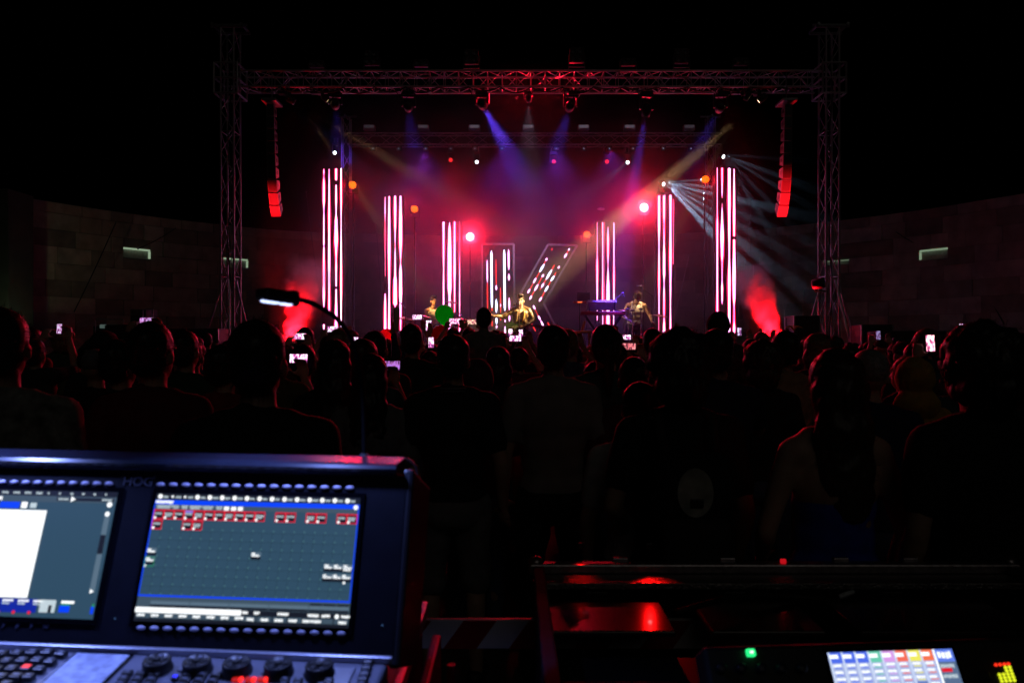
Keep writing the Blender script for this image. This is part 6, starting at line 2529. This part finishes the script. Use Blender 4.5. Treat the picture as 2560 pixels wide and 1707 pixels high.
# ---- gooseneck lamps
def gooseneck(pts, head0, head1, label, power):
    o0 = pts[-1]
    e = empty('gooseneck_lamp', o0, label, 'desk lamp', 'gooseneck desk lamps')
    P = [p - o0 for p in catmull(pts, 6)]
    MB().path(P, .0042, 10).build('neck', mat('neck_black', (.004, .004, .004), .8, spec=.1), e, True)
    MB().lathe(V((0, 0, -.02)), (0, 0, 1), [(.012, 0), (.012, .03), (.007, .04)], 16).build('socket', M_RUBBER, e, True)
    h0, h1 = head0 - o0, head1 - o0
    d = (h1 - h0).normalized()
    L = (h1 - h0).length
    u1, u2, _ = ortho(d)
    rot = Matrix((d, V((0, 0, 1)).cross(d).normalized(), d.cross(V((0, 0, 1)).cross(d)).normalized())).transposed()
    MB().bbox((h0 + h1) / 2, (L, .034, .020), .006, rot).build('lamp_head', mat('lamp_black', (.014, .014, .016), .4), e, True)
    MB().bbox(h0 + d * .004, (.016, .02, .026), .005, rot).build('joint', M_RUBBER, e, True)
    for k, t in enumerate((.18, .34, .58, .72, .84)):
        c = h0.lerp(h1, t) + rot @ V((0, 0, -.0105))
        MB().ell(c, (.0055 if k < 2 else .0075, .009, .0028), rot, 12, 6).build('led', glow('goose_led', (.50, .60, 1.0), 2.2, False), e)
    c = (head0 + head1) / 2 + V((0, 0, -.016))
    s = spot('gooseneck_light', c, c + V((0.02, -.10, -1)), power, (.24, .33, 1.0), 118, .6, .02)
    return e


pts = [at(736, 747, 1.30), at(765, 753, 1.31), at(800, 768, 1.33), at(845, 800, 1.36), at(880, 850, 1.39), at(900, 920, 1.42), at(908, 1010, 1.44), at(910, 1100, 1.45), at(910, 1160, 1.45)]
gooseneck(list(reversed(pts))[::-1], at(738, 747, 1.30), at(650, 734, 1.25), 'black gooseneck desk lamp arching over the crowd, white LEDs lit', 11.0)
pts = [at(-185, 760, 1.30), at(-150, 770, 1.31), at(-110, 800, 1.35), at(-85, 860, 1.40), at(-75, 960, 1.43), at(-75, 1080, 1.45), at(-75, 1140, 1.45)]
gooseneck(pts, at(-182, 758, 1.30), at(-275, 748, 1.26), 'second gooseneck desk lamp over the left end of the desk', 19.0)

# ---- striped barrier board
bb = empty('barrier_board', (-.1, 2.32, 0), 'red and white striped barrier board between the two desks', 'barrier')
zt_, zb_ = EYE - (1549 - 853.5) / F * 2.32, EYE - (1622 - 853.5) / F * 2.32
M_BR = mat('barrier_red', (.28, .012, .02), .35, var=.2)
M_BW = mat('barrier_white', (.62, .58, .60), .35, var=.1)
MB().bbox((0, .012, (zt_ + zb_) / 2), (1.7, .02, zt_ - zb_), .003).build('board', M_BW, bb)
h_ = (zt_ - zb_) * .98
for k in range(9):
    x0_ = -.86 + k * .19
    mb = MB()
    poly = [V((max(-.848, min(.848, x)), -.0005, z)) for x, z in ((x0_, zb_ + .001), (x0_ + .095, zb_ + .001), (x0_ + .155, zb_ + h_), (x0_ + .06, zb_ + h_))]
    mb.prism(poly, (0, .002, 0))
    mb.build('stripe', M_BR, bb)
for x_ in (-.7, .7):
    MB().tube((x_, .05, 0), (x_, .03, zt_ - .02), .018).build('leg', M_STEEL, bb)
    MB().bbox((x_, .05, .02), (.08, .5, .04), .01).build('foot', M_RUBBER, bb)

# ---- sound desk in its road case
CZ = 1.05
cy1 = (EYE - CZ) * F / (1405 - 853.5)
cx0 = (1330 - 1280) / F * cy1
cx1 = (2525 - 1280) / F * cy1
sc2 = empty('sound_desk_case', (cx0, cy1, 0), 'open road case around the sound desk, rims glowing red', 'case')
M_LAM = mat('case_laminate', (.030, .012, .014), .24, var=.25, scale=30, coat=.3)
M_RIM = mat('case_rim', (.38, .34, .36), .35, .85, var=.3, scale=60)
wid = cx1 - cx0
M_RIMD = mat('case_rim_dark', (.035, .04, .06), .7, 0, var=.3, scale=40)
MB().bbox((wid / 2, -.02, CZ / 2 - .02), (wid, .03, CZ - .06), .004).build('rear_wall', M_CASE, sc2)
MB().bbox((.02, -.80, CZ / 2 - .02), (.03, 1.55, CZ - .06), .004).build('side_wall', M_CASE, sc2)
MB().bbox((wid - .02, -.80, CZ / 2 - .02), (.03, 1.55, CZ - .06), .004).build('side_wall', M_CASE, sc2)
MB().bbox((wid / 2, -.02, CZ - .01), (wid + .02, .045, .03), .006).build('rim', M_RIM, sc2)
MB().bbox((.02, -.80, CZ - .012), (.035, 1.52, .026), .006).build('rim', M_RIMD, sc2)
MB().bbox((wid - .02, -.80, CZ - .012), (.035, 1.52, .026), .006).build('rim', M_RIM, sc2)
MB().ell((.012, -.012, CZ + .004), (.026, .026, .02)).build('ball_corner', M_RIM, sc2, True)
MB().ell((wid - .012, -.012, CZ + .004), (.026, .026, .02)).build('ball_corner', M_RIM, sc2, True)
for x_ in (.28, .62, .98, 1.2):
    MB().bbox((x_, .004, CZ + .008), (.05, .02, .014), .003).build('latch', M_RIM, sc2)
# inner ledge behind the rim: hammered metal strip
LZ = CZ - .025
def ly(py, z):
    return (EYE - z) * F / (py - 853.5)
y_a, y_b = ly(1424, LZ), ly(1457, LZ)
hm_ = mat('hammered_metal', (.30, .28, .28), .30, .9, var=.5, scale=120, bump=.6)
MB().bbox((wid / 2, (y_a + y_b) / 2 - cy1, LZ - .01), (wid - .08, y_a - y_b, .02), .003).build('ledge', hm_, sc2)
# lids of the cable bay
PZ = .985
y_a, y_b = ly(1481, PZ), ly(1577, PZ)
def lx(px, Y):
    return (px - 1280) / F * Y
ym = (y_a + y_b) / 2
for (p0, p1) in ((1366, 1661), (1745, 2010), (2090, 2500)):
    xa_, xb_ = lx(p0, ym), lx(p1, ym)
    lid = MB().bbox(((xa_ + xb_) / 2 - cx0, ym - cy1, PZ - .008), (xb_ - xa_, y_a - y_b, .016), .004).build('bay_lid', M_LAM, sc2)
    MB().bbox((xa_ - cx0 + (xb_ - xa_) * .47, y_a - cy1 - .02, PZ + .007), (.065, .03, .014), .003).build('lid_latch', M_BLACK, lid)
MB().bbox((wid / 2, (ym + cy1 - 1.6) / 2 - cy1 - .1, PZ - .08), (wid - .07, 1.2, .03), .004).build('tray', M_RUBBER, sc2)
# small red lamps added on the rear rim to redden the lids
for px, pw in ((1622, 1.1), (1452, .10)):
    q_ = V((lx(px, cy1), cy1 - .012, CZ + .055))
    MB().bbox(q_ - V((cx0, cy1, 0)) + V((0, .006, 0)), (.024, .016, .020), .004).build('added_red_lamp', M_BLACK, sc2)
    MB().tube(q_ - V((cx0, cy1, 0)) + V((0, .008, -.055)), q_ - V((cx0, cy1, 0)) + V((0, .008, 0)), .004).build('added_lamp_stem', M_BLACK, sc2)
    spot('added_red_light', q_ + V((0, -.012, -.004)), q_ + V((0, -.22 if px > 1500 else -.07, -.09)), pw, (1, .003, .003), 75, .9, .006)
x_r = lx(1950, cy1)
MB().bbox((x_r - cx0, -.03, CZ + .012), (.018, .012, .014), .003).build('red_indicator', glow('rim_red', (1, .01, .02), .5, False), sc2)
# cable lying over the bay
cab = empty('signal_cable', (lx(1800, 2.3), 2.3, PZ + .02), 'black cable lying across the road case lids', 'cable')
o_ = V((lx(1800, 2.3), 2.3, PZ + .02))
MB().path([at(1690, 1530, 2.14) - o_, at(1740, 1515, 2.2) - o_, at(1810, 1496, 2.27) - o_, at(1900, 1487, 2.33) - o_, at(2000, 1492, 2.36) - o_, at(2090, 1500, 2.33) - o_], .009, 8).build('cable', M_CABLE, cab, True)
gleam = empty('glint_piece', at(2120, 1486, 2.2), 'small white piece added as a glint on the sound desk case', 'gleam')  # white rod put in as a stand-in for a bright glint
MB().cap((-.02, 0, -.004), (.02, .01, .006), .007, .006).build('barrel', mat('gleam_white', (.75, .80, .85), .25), gleam, True)
MB().cap((.02, .01, .006), (.034, .0135, .0095), .0062, .005).build('gleam_end', M_RUBBER, gleam, True)

# mixing desk: tilted screen panel and surface
a2 = R(-4.5)
u2 = V((math.cos(a2), -math.sin(a2), 0))
w2_ = V((math.sin(a2), math.cos(a2), 0))
v2 = w2_ * math.sin(R(34)) + V((0, 0, 1)) * math.cos(R(34))
O3 = at(2230, 1680, 1.38)
M3 = frame_at(O3, u2, v2)
mix = empty('sound_desk', O3, 'dark sound mixing desk with a colourful channel screen in the near right corner', 'mixing desk')
mix.matrix_world = M3


def s3(px, py, y0=0.):
    return on_frame(M3, px, py, y0)


x0_, x1_ = s3(1760, 1640)[0], s3(2640, 1640)[0]
zt3 = s3(2230, 1600)[1]
MB().bbox(((x0_ + x1_) / 2, .03, zt3 - .13), (x1_ - x0_, .06, .26), .008).build('screen_panel', mat('mixer_shell', (.012, .012, .014), .55, var=.2), mix)
MB().bbox(((x0_ + x1_) / 2, -.16, zt3 - .30), (x1_ - x0_, .42, .10), .01).build('surface', M_RUBBER, mix)
q0, q1, q2, q3 = s3(2067, 1632), s3(2377, 1622), s3(2402, 1707), s3(2083, 1707)
sx0, sx1 = (q0[0] + q3[0]) / 2, (q1[0] + q2[0]) / 2
sz1 = (q0[1] + q1[1]) / 2
disp = MB().box(((sx0 + sx1) / 2, -.001, sz1 - .065), (sx1 - sx0 + .012, .004, .142)).build('display', glass, mix)
S = Screen(sx0, sx1, sz1 - .13, sz1, -.0036)
S.rect(0, 0, 1, 1, sg('mix_bg', (.30, .40, .72), 1.0), 0)
colr = [(.08, .16, .85), (.08, .16, .85), (.08, .16, .85), (.15, .62, .45), (.72, .35, .85), (.95, .16, .10), (.90, .85, .12), (.95, .18, .08)]
for k, c in enumerate(colr):
    a = k * .1045
    hm2 = sg('mix_head_%d%d%d' % tuple(int(q_ * 99) for q_ in c), c, 1.0)
    S.rect(a, 0, .1045, .16, hm2, 1)
    S.rect(a + .008, .03, .07, .05, S_WH, 2)
    S.rect(a, 0, .016, 1, sg('mix_pale', (.62, .72, .95), 1.0), 2)
    n_ = [3, 4, 6, 4, 6, 5, 3, 4][k]
    for j in range(n_):
        b = .14 + j * .085
        S.rect(a + .018, b, .085, .075, sg('mix_cell', (.45, .52, .80), 1.0), 2)
        S.words(a + .022, b + .012, .06, .035, S_WH, 500 + k * 9 + j, 3)
        S.rect(a + .03, b + .055, .06, .014, hm2, 3)
    S.rect(a + .020, .14 + n_ * .085, .083, .86, sg('mix_low', (.14, .22, .50), 1.0), 1)
S.rect(.84, 0, .016, 1, S_WH, 3)
S.rect(.857, 0, .143, .16, sg('mix_hdr', (.12, .22, .85), 1.0), 2)
S.words(.87, .03, .10, .09, S_WH, 600)
S.rect(.857, .16, .143, .84, sg('mix_side', (.10, .16, .28), 1.0), 2)
S.rect(.865, .24, .085, .05, S_RD, 4)
for j in range(6):
    S.words(.865, .19 + j * .13, .11, .05, S_PALE, 610 + j, 4)
S.build('picture', disp)
x, z = s3(1875, 1632)
gb = MB().bbox((x, -.004, z), (.016, .010, .013), .003).build('green_button', glow('button_green', (.02, .85, .22), 1.3), mix)
MB().box((x, -.0096, z), (.006, .001, .004)).build('button_mark', S_WH, gb)
# level meters
for c_ in range(4):
    for r_ in range(6):
        red = r_ == 0
        on = red or (c_ >= 2 and r_ >= 1) or (c_ < 2 and r_ >= 3)
        if not on:
            continue
        x, z = s3(2489 + c_ * 10.5 + r_ * 3.0, 1661 + r_ * 8.2 - c_ * .8)
        MB().ell((x, -.001, z), (.0031, .002, .0027), None, 10, 6).build('meter_led', glow('meter_red', (1, .03, .01), 1.4, False) if red else glow('meter_yellow', (.75, .85, .02), 1.2, False), mix)
x, z = s3(2320, 1665)
MB().bbox((s3(2460, 1690)[0], -.002, s3(2460, 1690)[1]), (.02, .004, .014), .002).build('meter_plate', M_BLACK, mix)
for k in range(5):
    x, z = s3(1800 + k * 50, 1672)
    MB().lathe((x, 0, z), (0, -1, 0), [(.009, 0), (.008, .014), (.006, .015)], 16).build('dial', M_KEY, mix, True)
bpy.data.scenes.remove(WORK)
